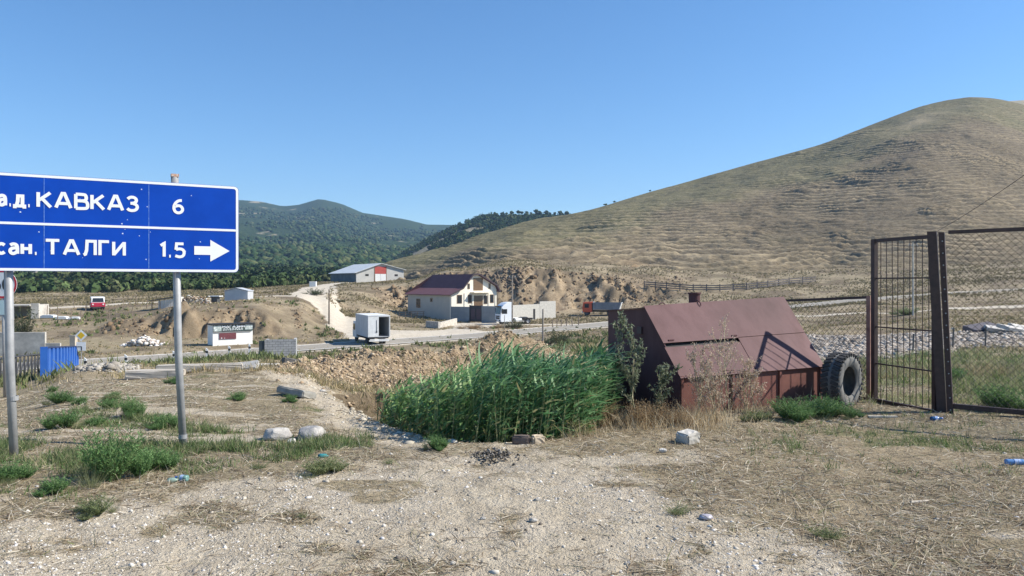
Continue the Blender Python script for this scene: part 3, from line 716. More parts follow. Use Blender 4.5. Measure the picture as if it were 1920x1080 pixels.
def word(mb, txt, x0, x1, z, h, y, th=.175):
    gap = .27; tot = 0
    for c in txt: tot += (.35 if c == ' ' else GL[c][0]+gap)
    tot -= gap; sx = (x1-x0)/(tot*h); x = x0; k = 0
    for c in txt:
        if c == ' ': x += .35*h*sx; continue
        wd, st = GL[c]
        for s_ in st:
            if c in 'ВЗас06' and len(s_) > 3 or (c == '5' and len(s_) > 3): s_ = soft(s_)
            k += 1; t_ = th*h
            stroke(mb, [((x+a*h*sx), z+t_/2+b*(h-t_)) for a, b in s_], t_, y-.0005*(k % 4))
        x += (wd+gap)*h*sx
film = mat('white_film', (.80, .81, .82), (.74, .76, .78), 4, .45)
blue = mat('blue_film', (.003, .05, .36), (.004, .06, .42), 2.5, .5, spec=.12)
# ---------------- the big blue direction sign
SG = thing('direction_sign', 'large blue road sign with white place names and a right arrow on two grey posts', 'road sign', (-4.19, 9.5, h1(-4.19, 9.5)), math.atan2(.497, .867))
z0 = SG.location.z
def sx_(px): k = (px-960)/F; return (9.5*k+4.19)/(.867-.497*k)
X0, X1, Z0, Z1 = -2.49, .676, 2.24-z0, 3.37-z0
def rrect(x0, z0_, x1, z1, r, n=5):
    out = []
    for cx, cz, a0 in ((x1-r, z0_+r, -90), (x1-r, z1-r, 0), (x0+r, z1-r, 90), (x0+r, z0_+r, 180)):
        for i in range(n+1):
            a = R(a0+90*i/n); out.append((cx+r*math.cos(a), cz+r*math.sin(a)))
    return out
pan = MB().prism(rrect(X0, Z0, X1, Z1, .055), 'y', -.012, .012).build('panel', blue, SG)
brd = MB(); O_ = rrect(X0+.004, Z0+.004, X1-.004, Z1-.004, .052); I_ = rrect(X0+.034, Z0+.034, X1-.034, Z1-.034, .03); n = len(O_)
brd.add([(a, -.0145, b) for a, b in O_]+[(a, -.0145, b) for a, b in I_], [(i, (i+1) % n, n+(i+1) % n, n+i) for i in range(n)])
brd.build('border', film, pan)
dv = MB(); dv.b2(X0+.036, -.0155, 2.778-z0, X1-.036, -.0125, 2.806-z0); dv.build('dividing_line', film, pan)
seam = mat('panel_seam', (.16, .30, .62), (.03, .12, .5), 30, .5)
sm = MB()
for px_ in (83, 279): sm = MB(); sm.b2(sx_(px_)-.0035, -.0135, Z0+.037, sx_(px_)+.0035, -.012, 2.776-z0); sm.b2(sx_(px_)-.0035, -.0135, 2.808-z0, sx_(px_)+.0035, -.012, Z1-.037); sm.build('seam', seam, pan)
T = MB(); b1 = 2.975-z0; b2_ = 2.422-z0
word(T, 'КАВКАЗ', sx_(72), sx_(258), b1, .205, -.016); word(T, 'а.д.', sx_(-2), sx_(56), b1, .205, -.016)
word(T, 'ТАЛГИ', sx_(86), sx_(233), b2_, .2, -.016); word(T, 'сан.', sx_(-6), sx_(69), b2_, .205, -.016)
word(T, '6', sx_(325), sx_(343), b1-.005, .2, -.016); word(T, '1.5', sx_(301), sx_(345), b2_-.005, .2, -.016)
a0, a1, a2 = sx_(364), sx_(394), sx_(430); cz = 2.52-z0
T.add([(a0,-.016,cz-.055),(a1,-.016,cz-.055),(a1,-.016,cz+.055),(a0,-.016,cz+.055)], [(0,1,2,3)]); T.add([(a1,-.016,cz-.14),(a2,-.016,cz),(a1,-.016,cz+.14)], [(0,1,2)])
T.build('lettering', film, pan)
ch = MB()
for i in range(30):
    a, b = random.uniform(X0+.1, X1-.1), random.uniform(Z0+.1, Z1-.1); r_ = random.uniform(.003, .009)
    ch.add([(a-r_,-.0138,b-r_*.6),(a+r_,-.0138,b-r_),(a+r_*.7,-.0138,b+r_),(a-r_*.8,-.0138,b+r_*.7)], [(0,1,2,3)])
ch.build('chipped_paint', mat('chip', (.45,.55,.75), (.6,.68,.8), 20, .7), pan)['kind'] = 'stuff'
for xx, top_, ln, wr in ((0, 3.455-z0, -.085, .046), (-1.81, 3.3-z0, -.05, .046)):
    lz = -.1 if xx == 0 else h1(-5.76, 8.6)-z0-.1
    p_ = MB().tube([(xx+.02, .075, lz), (xx+ln*.5, .075, 1.2), (xx+ln, .075, top_)], wr, 16).build('post', galv, SG, smooth=True)
    MB().lathe([(wr+.006, 0), (wr+.006, .05), (wr-.004, .05), (wr-.004, 0)], 16, 'z', (xx+.01, .075, .12 if xx == 0 else .75)).build('collar', galv, p_)
    for zz in (2.45-z0, 3.2-z0): MB().b2(xx+ln-.07, .012, zz-.02, xx+ln+.07, .03, zz+.02).build('bracket', galv, SG)
MB().b2(-.085-.045, .03, 3.455-z0, -.085+.045, .12, 3.49-z0).build('post_cap', mat('orange_rust', (.42, .15, .05), (.55, .5, .45), 30, .8), SG)
for zz in (2.5-z0, 3.15-z0): MB().b2(X0+.03, .013, zz-.025, X1-.03, .026, zz+.025).build('back_rail', galv, SG)

# ---------------- speed limit sign
def disc(mb, r, y, x=0, z=0, n=40, r2=None):
    if r2 is None: mb.add([(x+r*math.cos(2*math.pi*i/n), y, z+r*math.sin(2*math.pi*i/n)) for i in range(n)], [tuple(range(n))])
    else: mb.add([(x+q*math.cos(2*math.pi*i/n), y, z+q*math.sin(2*math.pi*i/n)) for q in (r, r2) for i in range(n)], [(i, (i+1) % n, n+(i+1) % n, n+i) for i in range(n)])
red = mat('red_film', (.50, .01, .03), (.56, .02, .04), 3, .45)
x, y_, z = at(1, 533, 19.6); gz = h1(x, 19.6)
s = thing('speed_limit_sign', 'round white speed limit sign with a red ring, far left behind the blue sign', 'road sign', (x+.04, 19.6, gz), R(6)); zc = z-gz
pl_ = MB().lathe([(0.001,-.006),(.37,-.006),(.37,.006),(.001,.006)], 40, 'y', (0,0,zc)).build('plate', film, s)
q = MB(); disc(q, .37, -.008, 0, zc, r2=.315); q.build('red_ring', red, pl_)
q = MB(); word(q, '50', -.2, .17, zc-.17, .33, -.009, .15); q.build('digits', mat('black_paint', (.02,.02,.02), (.03,.03,.03), 3, .6), pl_)
MB().tube([(.06, .04, -.1), (0, .04, zc+.3)], .045, 12).build('post', galv, s, smooth=True)
MB().b2(-.3, -.01, zc-.8, .24, .01, zc-.42).build('lower_plate', mat('teal_plate', (.45,.60,.62), (.5,.65,.68), 4, .5), s)

# ---------------- priority road sign with route plate
x, y_, z = at(152, 629, 64); gz = h1(x, 64)
s = thing('priority_sign', 'yellow and white diamond sign above a square white route plate at the bridge end', 'road sign', (x, 64, gz), R(8)); zc = z-gz
q = MB(); r_ = .5; q.prism([(0,zc-r_),(r_,zc),(0,zc+r_),(-r_,zc)], 'y', -.01, .01); d_ = q.build('diamond', film, s)
q = MB(); q.prism([(0,zc-.31),(.31,zc),(0,zc+.31),(-.31,zc)], 'y', -.018, -.011); q.build('yellow_centre', mat('yellow', (.78,.50,.01), (.7,.45,.02), 4, .5), d_)
q = MB().b2(-.38, -.01, zc-1.3, .38, .01, zc-.56).build('route_plate', film, s)
k_ = MB(); k_.b2(-.3, -.02, zc-1.0, .06, -.011, zc-.93); k_.b2(.0, -.0215, zc-1.28, .08, -.0125, zc-.96); k_.build('route_line', MATS['black_paint'], q)
MB().tube([(0, .04, -.1), (0, .04, zc+.3)], .035, 8).build('post', galv, s)
# roadside marker posts
def marker(px, Y):
    x, y, z = P(px, Y); s = thing('marker_post', 'short white roadside marker post with a black band beside the road', 'marker post', (x, y, z), R(10), 'marker posts along the asphalt road')
    MB().prism([(-.1,0),(.1,0),(.1,.85),(-.1,1.0)], 'y', -.06, .06).build('post', white_p, s)
    MB().b2(-.104, -.064, .5, .104, .064, .72).build('black_band', MATS['black_paint'], s); return s
m0 = marker(160, 61.6)
for a, b in ((236, 64.3), (388, 71), (430, 73.5), (468, 76), (326, 68)):
    c = clone(m0); c.location = P(a, b)

# ---------------- blue bridge parapet
N0 = Vector((-16.4, 26, 0)); N1 = Vector((-25.7, 44, 0)); dd = (N1-N0); LN = dd.length; ang = math.atan2(dd.y, dd.x)
s = thing('bridge_parapet', 'blue corrugated metal parapet on a concrete edge beam of the bridge', 'parapet', (N0.x, N0.y, -1.25), ang)
slope = (-2.72+1.25)/LN
bl = mat('blue_sheet', (.015, .10, .40), (.03, .14, .48), 1.2, .5, bs=.15)
q = MB(); npn = 11; hh_ = 1.08; vs = []
for i in range(npn*4+1):
    j_ = i//4; xx = min(LN*(j_+(0, .5, .5, 1)[i % 4])/npn, LN); yy = (0, 0, -.15, -.15)[i % 4]
    tp = hh_ if xx < LN-2.5 else hh_*(1-.7*(xx-LN+2.5)/2.5)
    vs += [(xx, yy, slope*xx), (xx, yy, slope*xx+tp)]
q.add(vs, [(2*i, 2*i+2, 2*i+3, 2*i+1) for i in range(npn*4)]); q.build('corrugated_sheet', bl, s)
q = MB(); q.bar((0, -.07, hh_+.03), (LN-2.5, -.07, slope*(LN-2.5)+hh_+.03), .2, .05); q.bar((LN-2.52, -.07, slope*(LN-2.5)+hh_+.03), (LN, -.07, slope*LN+hh_*.32), .2, .05); q.build('top_rail', mat('dark_blue', (.01,.03,.10), (.015,.04,.14), 2, .5), s)
MB().b2(-.08, -.2, -.45, 0.0, .02, hh_+.05).build('end_post', bl, s)
q = MB(); q.bar((0, -.25, -.22), (LN, -.25, slope*LN-.22), .9, .34); q.build('edge_beam', conc, s)
for i in range(5): xx = 5+i*3.4; MB().b2(xx, -.6, slope*xx-2.2, xx+.7, .1, slope*xx-.395).build('support', conc, s)
q = MB(); q.bar((0, .75, -.62), (LN, .75, slope*LN-.55), 1.2, .35); q.build('footway', conc, s)
s = thing('footway_railing', 'dark steel railing with slanting braces left of the blue parapet', 'railing', (N0.x-1.5, N0.y-.9, -1.5), ang)
dks = mat('dark_paint', (.05,.055,.06), (.09,.09,.09), 5, .6)
q = MB(); q.bar((0,0,1.0), (LN,0,slope*LN+1.0), .07); q.build('top_rail', dks, s)
for i in range(14):
    xx = i*LN/13; q = MB().b2(xx-.04, -.04, slope*xx-.3, xx+.04, .04, slope*xx+1); q.build('post', dks, s)
    if i < 13: x2 = (i+1)*LN/13; MB().bar((xx, .0, slope*xx+.05), (x2, .0, slope*x2+.95), .05).build('brace', dks, s)
s = thing('guard_rail', 'grey steel guard rail with short posts at the far left edge', 'guard rail', P(-95, 17), R(128))
q = MB(); q.prism([(-.02,.45),(.05,.5),(-.02,.58),(.05,.66),(-.02,.74),(-.05,.74),(.02,.66),(-.05,.58),(.02,.5),(-.05,.45)], 'x', -2, 5); 
bmr = q.build('rail', galv, s)
for i in range(3): MB().b2(-1.5+i*2, .05, -.6, -1.42+i*2, .15, .72).build('post', galv, s)
# concrete wall, pillar, ruined shed on the left
x, y_, z = P(-60, 74); s = MB().b2(0, 0, -.5, 7.2, .3, 2.3).b2(7.2, .05, -.5, 8.6, .3, 1.2).build('concrete_wall', conc, None, (x, y_, z), .02); s.rotation_euler.z = R(6)
tag(s, 'low weathered concrete wall beyond the bridge railing', 'wall')
x, y_, z = P(138, 67); s = MB().b2(-.24, -.2, -.3, .24, .2, 2.35).b2(-.28, -.24, 2.35, .28, .24, 2.5).build('concrete_pillar', mat('tan_concrete', (.42,.35,.26), (.5,.43,.34), 3, .9), None, (x, y_, z)); tag(s, 'tan concrete pillar beside the yellow diamond sign', 'pillar')
x, y_, z = P(34, 104); s = thing('ruined_shed', 'roofless grey block shed with a dark opening at the left end of the upper track', 'shed', (x-5, y_, z), R(14))
w_ = MB(); w_.b2(0,0,-.5,3.6,.3,.9).b2(3.6,0,-.5,3.9,.3,2.0).b2(6.0,0,-.5,7.0,.3,2.4).b2(0,0,.9,.4,.3,2.0).b2(6.7,.3,-.5,7.0,4,2.2).b2(0,.3,-.5,.3,4,2.2).b2(.3,3.7,-.5,6.7,4,2.2)
w_.build('wall', conc, s); MB().b2(-.3,-.4,2.02,6.0,4.2,2.2).build('roof_slab', conc, s)
# white boards
for i, (px_, Y_, a, b, lb) in enumerate(((92, 106, 2.0, .45, 'white rounded panel lying nearest the ruined shed'), (116, 105, 1.7, .4, 'white panel lying between two fence posts on the left field'), (140, 105, 1.5, .35, 'white panel lying rightmost of the three by the field fence'))):
    x, y_, z = P(px_, Y_); o = MB().prism([(-a/2,0),(a/2,0),(a/2*.9,b*.8),(a/2*.5,b),(-a/2*.6,b),(-a/2,b*.6)], 'y', -.5, .5).build('white_panel', white_p, None, (x, y_, z), .04); o.rotation_euler.z = R(8*i); tag(o, lb, 'panel')
# posts of the field fence
def fpost(px, Y, hgt, lean):
    x, y, z = P(px, Y); o = MB().tube([(0,0,-.3), (lean*.5,0,hgt*.5), (lean,0,hgt)], .06, 6, .045).build('fence_post', mat('old_wood', (.16,.12,.09), (.26,.21,.16), 5, .9), None, (x, y, z))
    return tag(o, 'thin weathered wooden post of the wire fence on the left field', 'fence post', 'posts of the wire fence on the left field')
for px_, Y_, hg, ln in ((88,108,1.5,.1),(108,104,1.9,0),(133,104,1.7,.05),(152,103,1.6,-.1),(160,110,1.5,.1),(140,118,1.8,-.25),(163,121,1.4,0),(204,104,1.6,.1),(232,112,1.5,-.1),(255,121,1.9,0),(275,112,1.5,.15),(300,108,1.4,0),(246,104,1.2,.3)): fpost(px_, Y_, hg, ln)

# ---------------- vehicles
def wheel(nm, par, x, y, r, wd, rimm=galv, ax='y'):
    w_ = MB().lathe([(r*.55,-wd/2),(r*.92,-wd/2),(r,-wd*.32),(r,wd*.32),(r*.92,wd/2),(r*.55,wd/2)], 24, ax, (x, y, r)).build('wheel', rubber, par)
    MB().lathe([(.01,-wd*.3),(r*.2,-wd*.42),(r*.3,-wd*.25),(r*.56,-wd*.4),(r*.56,wd*.4),(r*.3,wd*.25),(.01,wd*.3)], 16, ax, (x, y, r)).build('rim', rimm, w_)
    return w_
# box truck: local x across the rear, y forward, rear at y=0
x, y_, z = P(690, 84)
s = thing('box_truck', 'white box truck seen from behind with one rear door open on the dirt junction', 'truck', (x, y_, z), R(24.5))
bxm = mat('shaded_body', (.42,.43,.44), (.50,.51,.52), 1.2, .6); wbm = mat('white_body', (.72,.73,.72), (.60,.61,.60), 2.5, .5, scale2=1)  # grey coat puts the shade on the white box walls into their colour
q = MB(); q.b2(0,0,.98,2.5,6.2,1.06).b2(0,0,1.06,.05,6.2,3.38).b2(2.45,0,1.06,2.5,6.2,3.38).b2(.05,6.15,1.06,2.45,6.2,3.38); q.build('cargo_box', bxm, s)
q = MB(); q.b2(-.02,-.02,3.38,2.52,6.22,3.45); q.build('roof', white_p, s)
q = MB(); q.b2(.0,-.05,1.02,1.22,-.0,3.34); d_ = q.build('rear_door', wbm, s); 
k_ = MB(); k_.b2(.96,-.08,1.62,1.0,-.052,2.9).b2(.9,-.09,1.5,1.04,-.052,1.64); k_.build('door_latch', dark, d_)
q = MB(); q.b2(2.505,-.0,1.02,2.55,1.2,3.34); q.build('open_door', wbm, s, None)
q = MB(); q.b2(1.22,-.05,3.26,2.5,-.0,3.378).b2(2.42,-.05,1.0,2.5,-.0,3.26); q.build('rear_frame', bxm, s)
q = MB(); q.b2(.15,-.03,.82,2.35,6.6,.975).b2(.55,.0,.6,.75,8.2,.82).b2(1.75,.0,.6,1.95,8.2,.82); q.build('chassis', dark, s)
q = MB(); q.b2(.1,-.14,.52,2.4,-.02,.64); q.build('bumper', white_p, s)
q = MB(); q.b2(.2,-.1,.68,2.3,-.04,.76); q.build('light_bar', white_p, s)
for a in (.28,.62,1.88,2.22): wheel('wheel', s, 0, 0, .45, .26, dks, 'x').location = (a, 1.6, 0)
for a in (.35,2.15): wheel('wheel', s, 0, 0, .45, .28, dks, 'x').location = (a, 7.2, 0)
c_ = MB().prism([(6.35,.55),(8.35,.55),(8.4,1.4),(8.05,2.5),(6.35,2.55)], 'x', .12, 2.38).build('cab', wbm, s, bevel=.06)
MB().b2(.07,7.0,1.45,.115,7.95,2.2).build('cab_window', glass, c_); MB().b2(2.385,7.0,1.45,2.43,7.95,2.2).build('cab_window', glass, c_)
# white tractor unit: local x forward
x, y_, z = P(958, 129.5)
s = thing('tractor_unit', 'white semi tractor without trailer parked in front of the yard wall', 'truck', (x, y_, z), R(180+24))
# forward is local +x (pointing left in the photo); its left side, local -y... faces the viewer as local +y
c_ = MB().prism([(.4,.45),(2.35,.45),(2.5,.9),(2.45,1.75),(2.25,3.0),(1.9,3.35),(1.3,3.75),(.35,3.85),(.15,3.4),(.15,1.0)], 'y', -1.22, 1.22).build('cab', mat('white_cab', (.80,.82,.84), (.74,.77,.8), 2, .3), s, bevel=.05)
q = MB(); q.add([(2.49,-1.05,1.78),(2.49,1.05,1.78),(2.285,1.0,2.95),(2.285,-1.0,2.95)], [(0,1,2,3)]); q.build('windscreen', glass, c_)
q = MB(); q.add([(1.25,1.235,1.85),(2.25,1.235,1.85),(2.05,1.235,2.65),(1.25,1.235,2.65)], [(0,1,2,3)]); q.build('side_window', glass, c_); q = MB(); q.add([(1.25,-1.235,1.85),(2.25,-1.235,1.85),(2.05,-1.235,2.65),(1.25,-1.235,2.65)], [(0,3,2,1)]); q.build('side_window', glass, c_)
q = MB(); q.b2(2.28,-1.0,2.98,2.55,1.0,3.18); q.build('sun_visor', glass, c_)
q = MB(); q.b2(2.48,-.8,.95,2.55,.8,1.2).b2(2.48,-.8,1.3,2.54,.8,1.5); q.build('grille', dark, c_)
for a in (-1, 1):
    MB().b2(2.49,a*.85-.2,.6,2.56,a*.85+.2,.78).build('headlight', glass, s); MB().b2(2.2,a*1.4-.1,2.0,2.35,a*1.4+.12,2.75).build('mirror', dark, s)
q = MB(); q.b2(-4.0,-.45,.75,2.2,-.2,1.0).b2(-4.0,.2,.75,2.2,.45,1.0).b2(-3.6,-1.2,.95,-2.0,-.7,1.08).b2(-3.6,.7,.95,-2.0,1.2,1.08); q.build('chassis', dark, s)
q = MB(); q.b2(-2.9,-.45,1.05,-1.9,.45,1.22); q.build('fifth_wheel', dks, s)
for a in (-1, 1): MB().tube([(-1.55,a*.85,.72), (-.45,a*.85,.72)], .36, 14).build('fuel_tank', white_p, s)
for a, b in ((1.35,1.0),(1.35,-1.0),(-2.8,.9),(-2.8,-.9)): wheel('wheel', s, 0, 0, .51, .32).location = (a, b, 0)
# orange dump truck
x, y_, z = P(1130, 155)
s = thing('dump_truck', 'orange cab dump truck with a grey tipper body below the cut slope', 'truck', (x, y_, z-.05), R(180-14))
c_ = MB().prism([(2.1,.7),(4.0,.7),(4.1,1.5),(3.9,2.75),(2.1,2.8)], 'y', -1.2, 1.2).build('cab', mat('orange_body', (.62,.10,.03), (.55,.08,.03), 2, .45), s, bevel=.06)
q = MB(); q.add([(4.09,-1,1.6),(4.09,1,1.6),(3.93,.95,2.55),(3.93,-.95,2.55)], [(0,1,2,3)]); q.build('windscreen', glass, c_); MB().b2(2.7,1.262,1.6,3.6,1.275,2.4).build('cab_window', glass, c_)
MB().b2(4.0,-1.15,.55,4.2,1.15,.85).build('bumper', white_p, s)
q = MB(); q.prism([(1.9,1.25),(-3.4,1.25),(-3.9,2.7),(1.9,2.7)], 'y', -1.25, -1.17); q.prism([(1.9,1.25),(-3.4,1.25),(-3.9,2.7),(1.9,2.7)], 'y', 1.17, 1.25); q.b2(-3.4,-1.17,1.2,1.9,1.17,1.3); q.b2(1.85,-1.17,1.3,1.9,1.17,2.9)
bd_ = q.build('tipper_body', mat('dump_grey', (.16,.17,.19), (.22,.23,.25), 2, .6), s)
MB().prism([(-3.42,1.3),(-3.55,1.3),(-4.05,2.75),(-3.92,2.75)], 'y', -1.16, 1.16).build('tailgate', white_p, bd_)
MB().b2(-3.4,-.4,.75,4.0,.4,1.1).build('chassis', dark, s)
for a in (3.2,-1.5,-2.7):
    for b in (1.0,-1.0): wheel('wheel', s, 0, 0, .5, .3, dks).location = (a, b, 0)
# red and white van on the upper track
x, y_, z = P(184, 118)
s = thing('red_van', 'red van with a white roof and dark windscreen facing down the upper track', 'van', (x, y_, z+.02), R(32))
b_ = MB().prism([(0,.45),(.0,1.15),(.28,1.2),(4.2,1.2),(4.2,.45)], 'x', -1.0, 1.0).build('body', mat('red_body', (.45,.02,.05), (.38,.02,.05), 2, .4), s, bevel=.06)
t_ = MB().prism([(.28,1.203),(.5,2.0),(.7,2.12),(4.0,2.12),(4.2,1.203)], 'x', -.93, .93).build('upper_body', white_p, s, bevel=.05)
q = MB(); q.add([(-.8,.283,1.3),(.8,.283,1.3),(.72,.475,1.93),(-.72,.475,1.93)], [(0,1,2,3)]); q.b2(.94,.8,1.35,.95,3.6,1.85); q.b2(-.95,.8,1.35,-.94,3.6,1.85); q.build('windscreen', glass, t_)
for a in (-1,1): MB().lathe([(.001,-.02),(.12,-.02),(.12,.02),(.001,.02)], 14, 'y', (a*.72,-.03,.95)).build('headlight', white_p, b_)
MB().b2(-.98,-.14,.42,.98,-.01,.58).build('bumper', dark, s)
for a in (-.82,.82):
    for b in (.8,3.4): wheel('wheel', s, 0, 0, .36, .22, dks, 'x').location = (a, b, 0)

# ---------------- kiosk
x, y_, z = P(399, 82.5)
s = thing('shop_kiosk', 'small white roadside shop kiosk with a black banner and maroon shutter', 'kiosk', (x, y_, z), R(36))
MB().b2(0,0,-.1,4.35,2.2,2.3).build('wall', mat('kiosk_white', (.84,.83,.79), (.78,.76,.71), 1.5, .7, bs=.1), s)
MB().b2(-.15,-.2,2.3,4.5,2.35,2.42).build('roof', dark, s)
q = MB(); q.b2(0.02,-.09,1.58,4.33,-.01,2.298); bn = q.build('banner', mat('banner_dark', (.03,.05,.05), (.05,.08,.07), 2, .6), s)
q = MB(); word(q, 'МАГАЗИН', 1.0, 3.4, 1.94, .33, -.094, .2); q.build('lettering', film, bn)
q = MB()
for i in range(7): q.b2(1.1+i*.32, -.094, 1.84+.01*(i % 2), 1.1+i*.32+.2, -.0905, 1.90)
for i in range(9): q.b2(1.05+i*.25, -.094, 1.7+.01*(i % 3), 1.05+i*.25+.18, -.0905, 1.77)
q.build('small_print', film, bn)
pic = mat('banner_picture', (.75,.78,.75), (.25,.32,.30), 5, .6, c3=(.6,.62,.6), lo=.4, hi=.6)
MB().b2(.06,-.096,1.62,.9,-.0905,2.26).build('picture', pic, bn); MB().b2(3.5,-.096,1.72,4.3,-.0905,2.28).build('picture', pic, bn)
MB().b2(.0,-.06,1.42,4.1,-.012,1.578).build('awning_strip', mat('grey_strip', (.2,.2,.19), (.25,.25,.24), 3, .7), s)
sh = MB().b2(.68,-.07,.72,2.5,-.012,1.40).build('shutter', mat('maroon_paint', (.13,.035,.045), (.17,.05,.055), 3, .5), s)
MB().b2(.85,-.085,.80,.98,-.0705,.9).b2(1.2,-.085,.8,1.28,-.0705,.88).build('sticker', white_p, sh)

# ---------------- concrete block enclosure
x, y_, z = P(496, 58)
s = thing('block_enclosure', 'small unroofed enclosure of grey concrete blocks beside the road', 'block wall', (x, y_, z), R(14))
def brickmat(name, c1, c2, mo, sc, bw=.4, bh=.2, mort=.012):
    m, t, b = nodes(name); tc = t.nodes.new('ShaderNodeTexCoord'); mp = t.nodes.new('ShaderNodeMapping'); mp.inputs['Rotation'].default_value = (R(90), 0, 0)
    t.links.new(tc.outputs['Object'], mp.inputs[0])
    sp = t.nodes.new('ShaderNodeSeparateXYZ'); t.links.new(tc.outputs['Object'], sp.inputs[0])
    cb = t.nodes.new('ShaderNodeCombineXYZ'); t.links.new(math_(t, 'ADD', sp.outputs[0], sp.outputs[1]), cb.inputs[0]); t.links.new(sp.outputs[2], cb.inputs[1])
    br = t.nodes.new('ShaderNodeTexBrick'); t.links.new(cb.outputs[0], br.inputs[0]); br.inputs['Scale'].default_value = sc
    br.inputs['Color1'].default_value = (*c1, 1); br.inputs['Color2'].default_value = (*c2, 1); br.inputs['Mortar'].default_value = (*mo, 1)
    br.inputs['Brick Width'].default_value = bw; br.inputs['Row Height'].default_value = bh; br.inputs['Mortar Size'].default_value = mort
    c = mixc(t, .4, br.outputs[0], ramp(t, noise(t, 3, 4), [(.3, (.3,)*3), (.7, (.7,)*3)]), 'OVERLAY')
    t.links.new(c, b.inputs['Base Color']); b.inputs['Roughness'].default_value = .95; return m
blk = brickmat('concrete_blocks', (.34,.345,.34), (.42,.42,.41), (.20,.20,.19), 1, .4, .19, .018)
MB().b2(0,0,-.4,2.35,.2,1.7).build('front_wall', blk, s); MB().b2(0,.2,-.4,.2,2.2,1.62).build('side_wall', blk, s); MB().b2(2.15,.2,-.4,2.35,2.2,1.66).build('side_wall', blk, s)
MB().b2(-.42,.05,.1,-.02,.2,1.62).build('dark_side_panel', mat('dark_side_panel', (.03,.045,.05), (.045,.06,.07), 2, .6), s)  # dark panel added to stand for the enclosure's dark left face

# ---------------- house
s = thing('house', 'cream house with a brown metal roof and a bright arched front gable', 'house', (-11.8, 144, -5.05), R(38))
cream = mat('cream_plaster', (.84,.78,.66), (.78,.72,.60), 1, .9); sidew = mat('shaded_plaster', (.42,.40,.35), (.47,.44,.38), .8, .9)  # side walls greyer than the gable, their shade put into the plaster
PR = [(0,5.0),(2.6,6.05),(5.0,8.75),(6.4,8.75),(10.6,6.6),(11,5.9)]
D_ = 16.4
MB().prism([(0,0)]+PR+[(11,0)], 'y', 0, .3).build('front_wall', cream, s)
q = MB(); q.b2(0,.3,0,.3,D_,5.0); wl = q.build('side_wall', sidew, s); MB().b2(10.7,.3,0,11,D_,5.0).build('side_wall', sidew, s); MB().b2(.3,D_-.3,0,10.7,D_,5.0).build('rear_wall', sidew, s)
rf = mat('brown_roof', (.135,.07,.08), (.155,.082,.092), .7, .7, sc=(1,1,1), spec=.12)
q = MB(); PO = [(-.55,4.92),(2.5,6.2),(4.95,8.95),(6.45,8.95),(10.75,6.75),(11.5,5.55)]; hy = [D_+.5, D_-.4, D_-2.0, D_-2.0, D_-.4, D_+.5]; th_ = .14
vs = [(a,-.55,b) for a, b in PO]+[(a,h_,b) for (a, b), h_ in zip(PO, hy)]+[(a,-.55,b-th_) for a, b in PO]+[(a,h_,b-th_) for (a, b), h_ in zip(PO, hy)]
n = 6; fs = [(i,i+1,n+i+1,n+i) for i in range(5)]+[(2*n+i,3*n+i,3*n+i+1,2*n+i+1) for i in range(5)]+[(i,2*n+i,2*n+i+1,i+1) for i in range(5)]+[(n+i,n+i+1,3*n+i+1,3*n+i) for i in range(5)]+[(0,n,3*n,2*n),(n-1,3*n-1,4*n-1,2*n-1)]
fs += [(n,n+1,n+2),(n,n+2,n+3,n+5),(n+3,n+4,n+5)]
q.add(vs, fs); r_o = q.build('roof', rf, s)
q = MB()
for (a, b), (c, d) in zip(PO[:-1], PO[1:]): q.bar((a,-.62,b-.05), (c,-.62,d-.05), .12, .26)
q.build('bargeboard', mat('dark_trim', (.04,.025,.03), (.06,.035,.04), 3, .5), r_o)
brw = mat('brown_frame', (.20,.13,.08), (.26,.17,.10), 2, .5)
def win(x0, z0_, x1, z1, side=False, par=s, pm=glass, nm='window'):
    q = MB()
    if side:
        q.b2(-.05,x0,z0_,-.003,x1,z1); o = q.build(nm, brw, par); MB().b2(-.065,x0+.12,z0_+.12,-.052,x1-.12,z1-.12).build('pane', pm, o)
    else:
        q.b2(x0,-.05,z0_,x1,-.003,z1); o = q.build(nm, brw, par); MB().b2(x0+.1,-.065,z0_+.1,x1-.1,-.052,z1-.1).build('pane', pm, o)
    return o
brp = mat('brown_pane', (.14,.085,.045), (.18,.11,.06), 2, .3)
win(1.4,3.2,2.6,4.9); win(4.0,3.2,4.9,4.9); win(9.3,3.2,10.3,4.9); win(3.9,6.0,4.45,7.1,nm='window'); win(9.0,6.0,9.5,7.1); win(5.3,5.7,7.6,8.2,pm=brp,nm='balcony_door')
win(5.1,2.6,7.6,4.7,pm=brp,nm='porch_window'); win(7.8,3.0,8.7,4.7)
win(11.3,2.1,12.9,4.0,True); win(6.6,3.4,7.5,4.2,True)
MB().b2(4.6,-1.3,5.25,8.9,-.003,5.42).build('balcony_slab', cream, s)
for a in (0.05,3.1,5.0,8.9,10.6): MB().b2(a,-.12,0,a+.32,-.002,5.2 if a > 1 else 4.8).build('pilaster', cream, s)
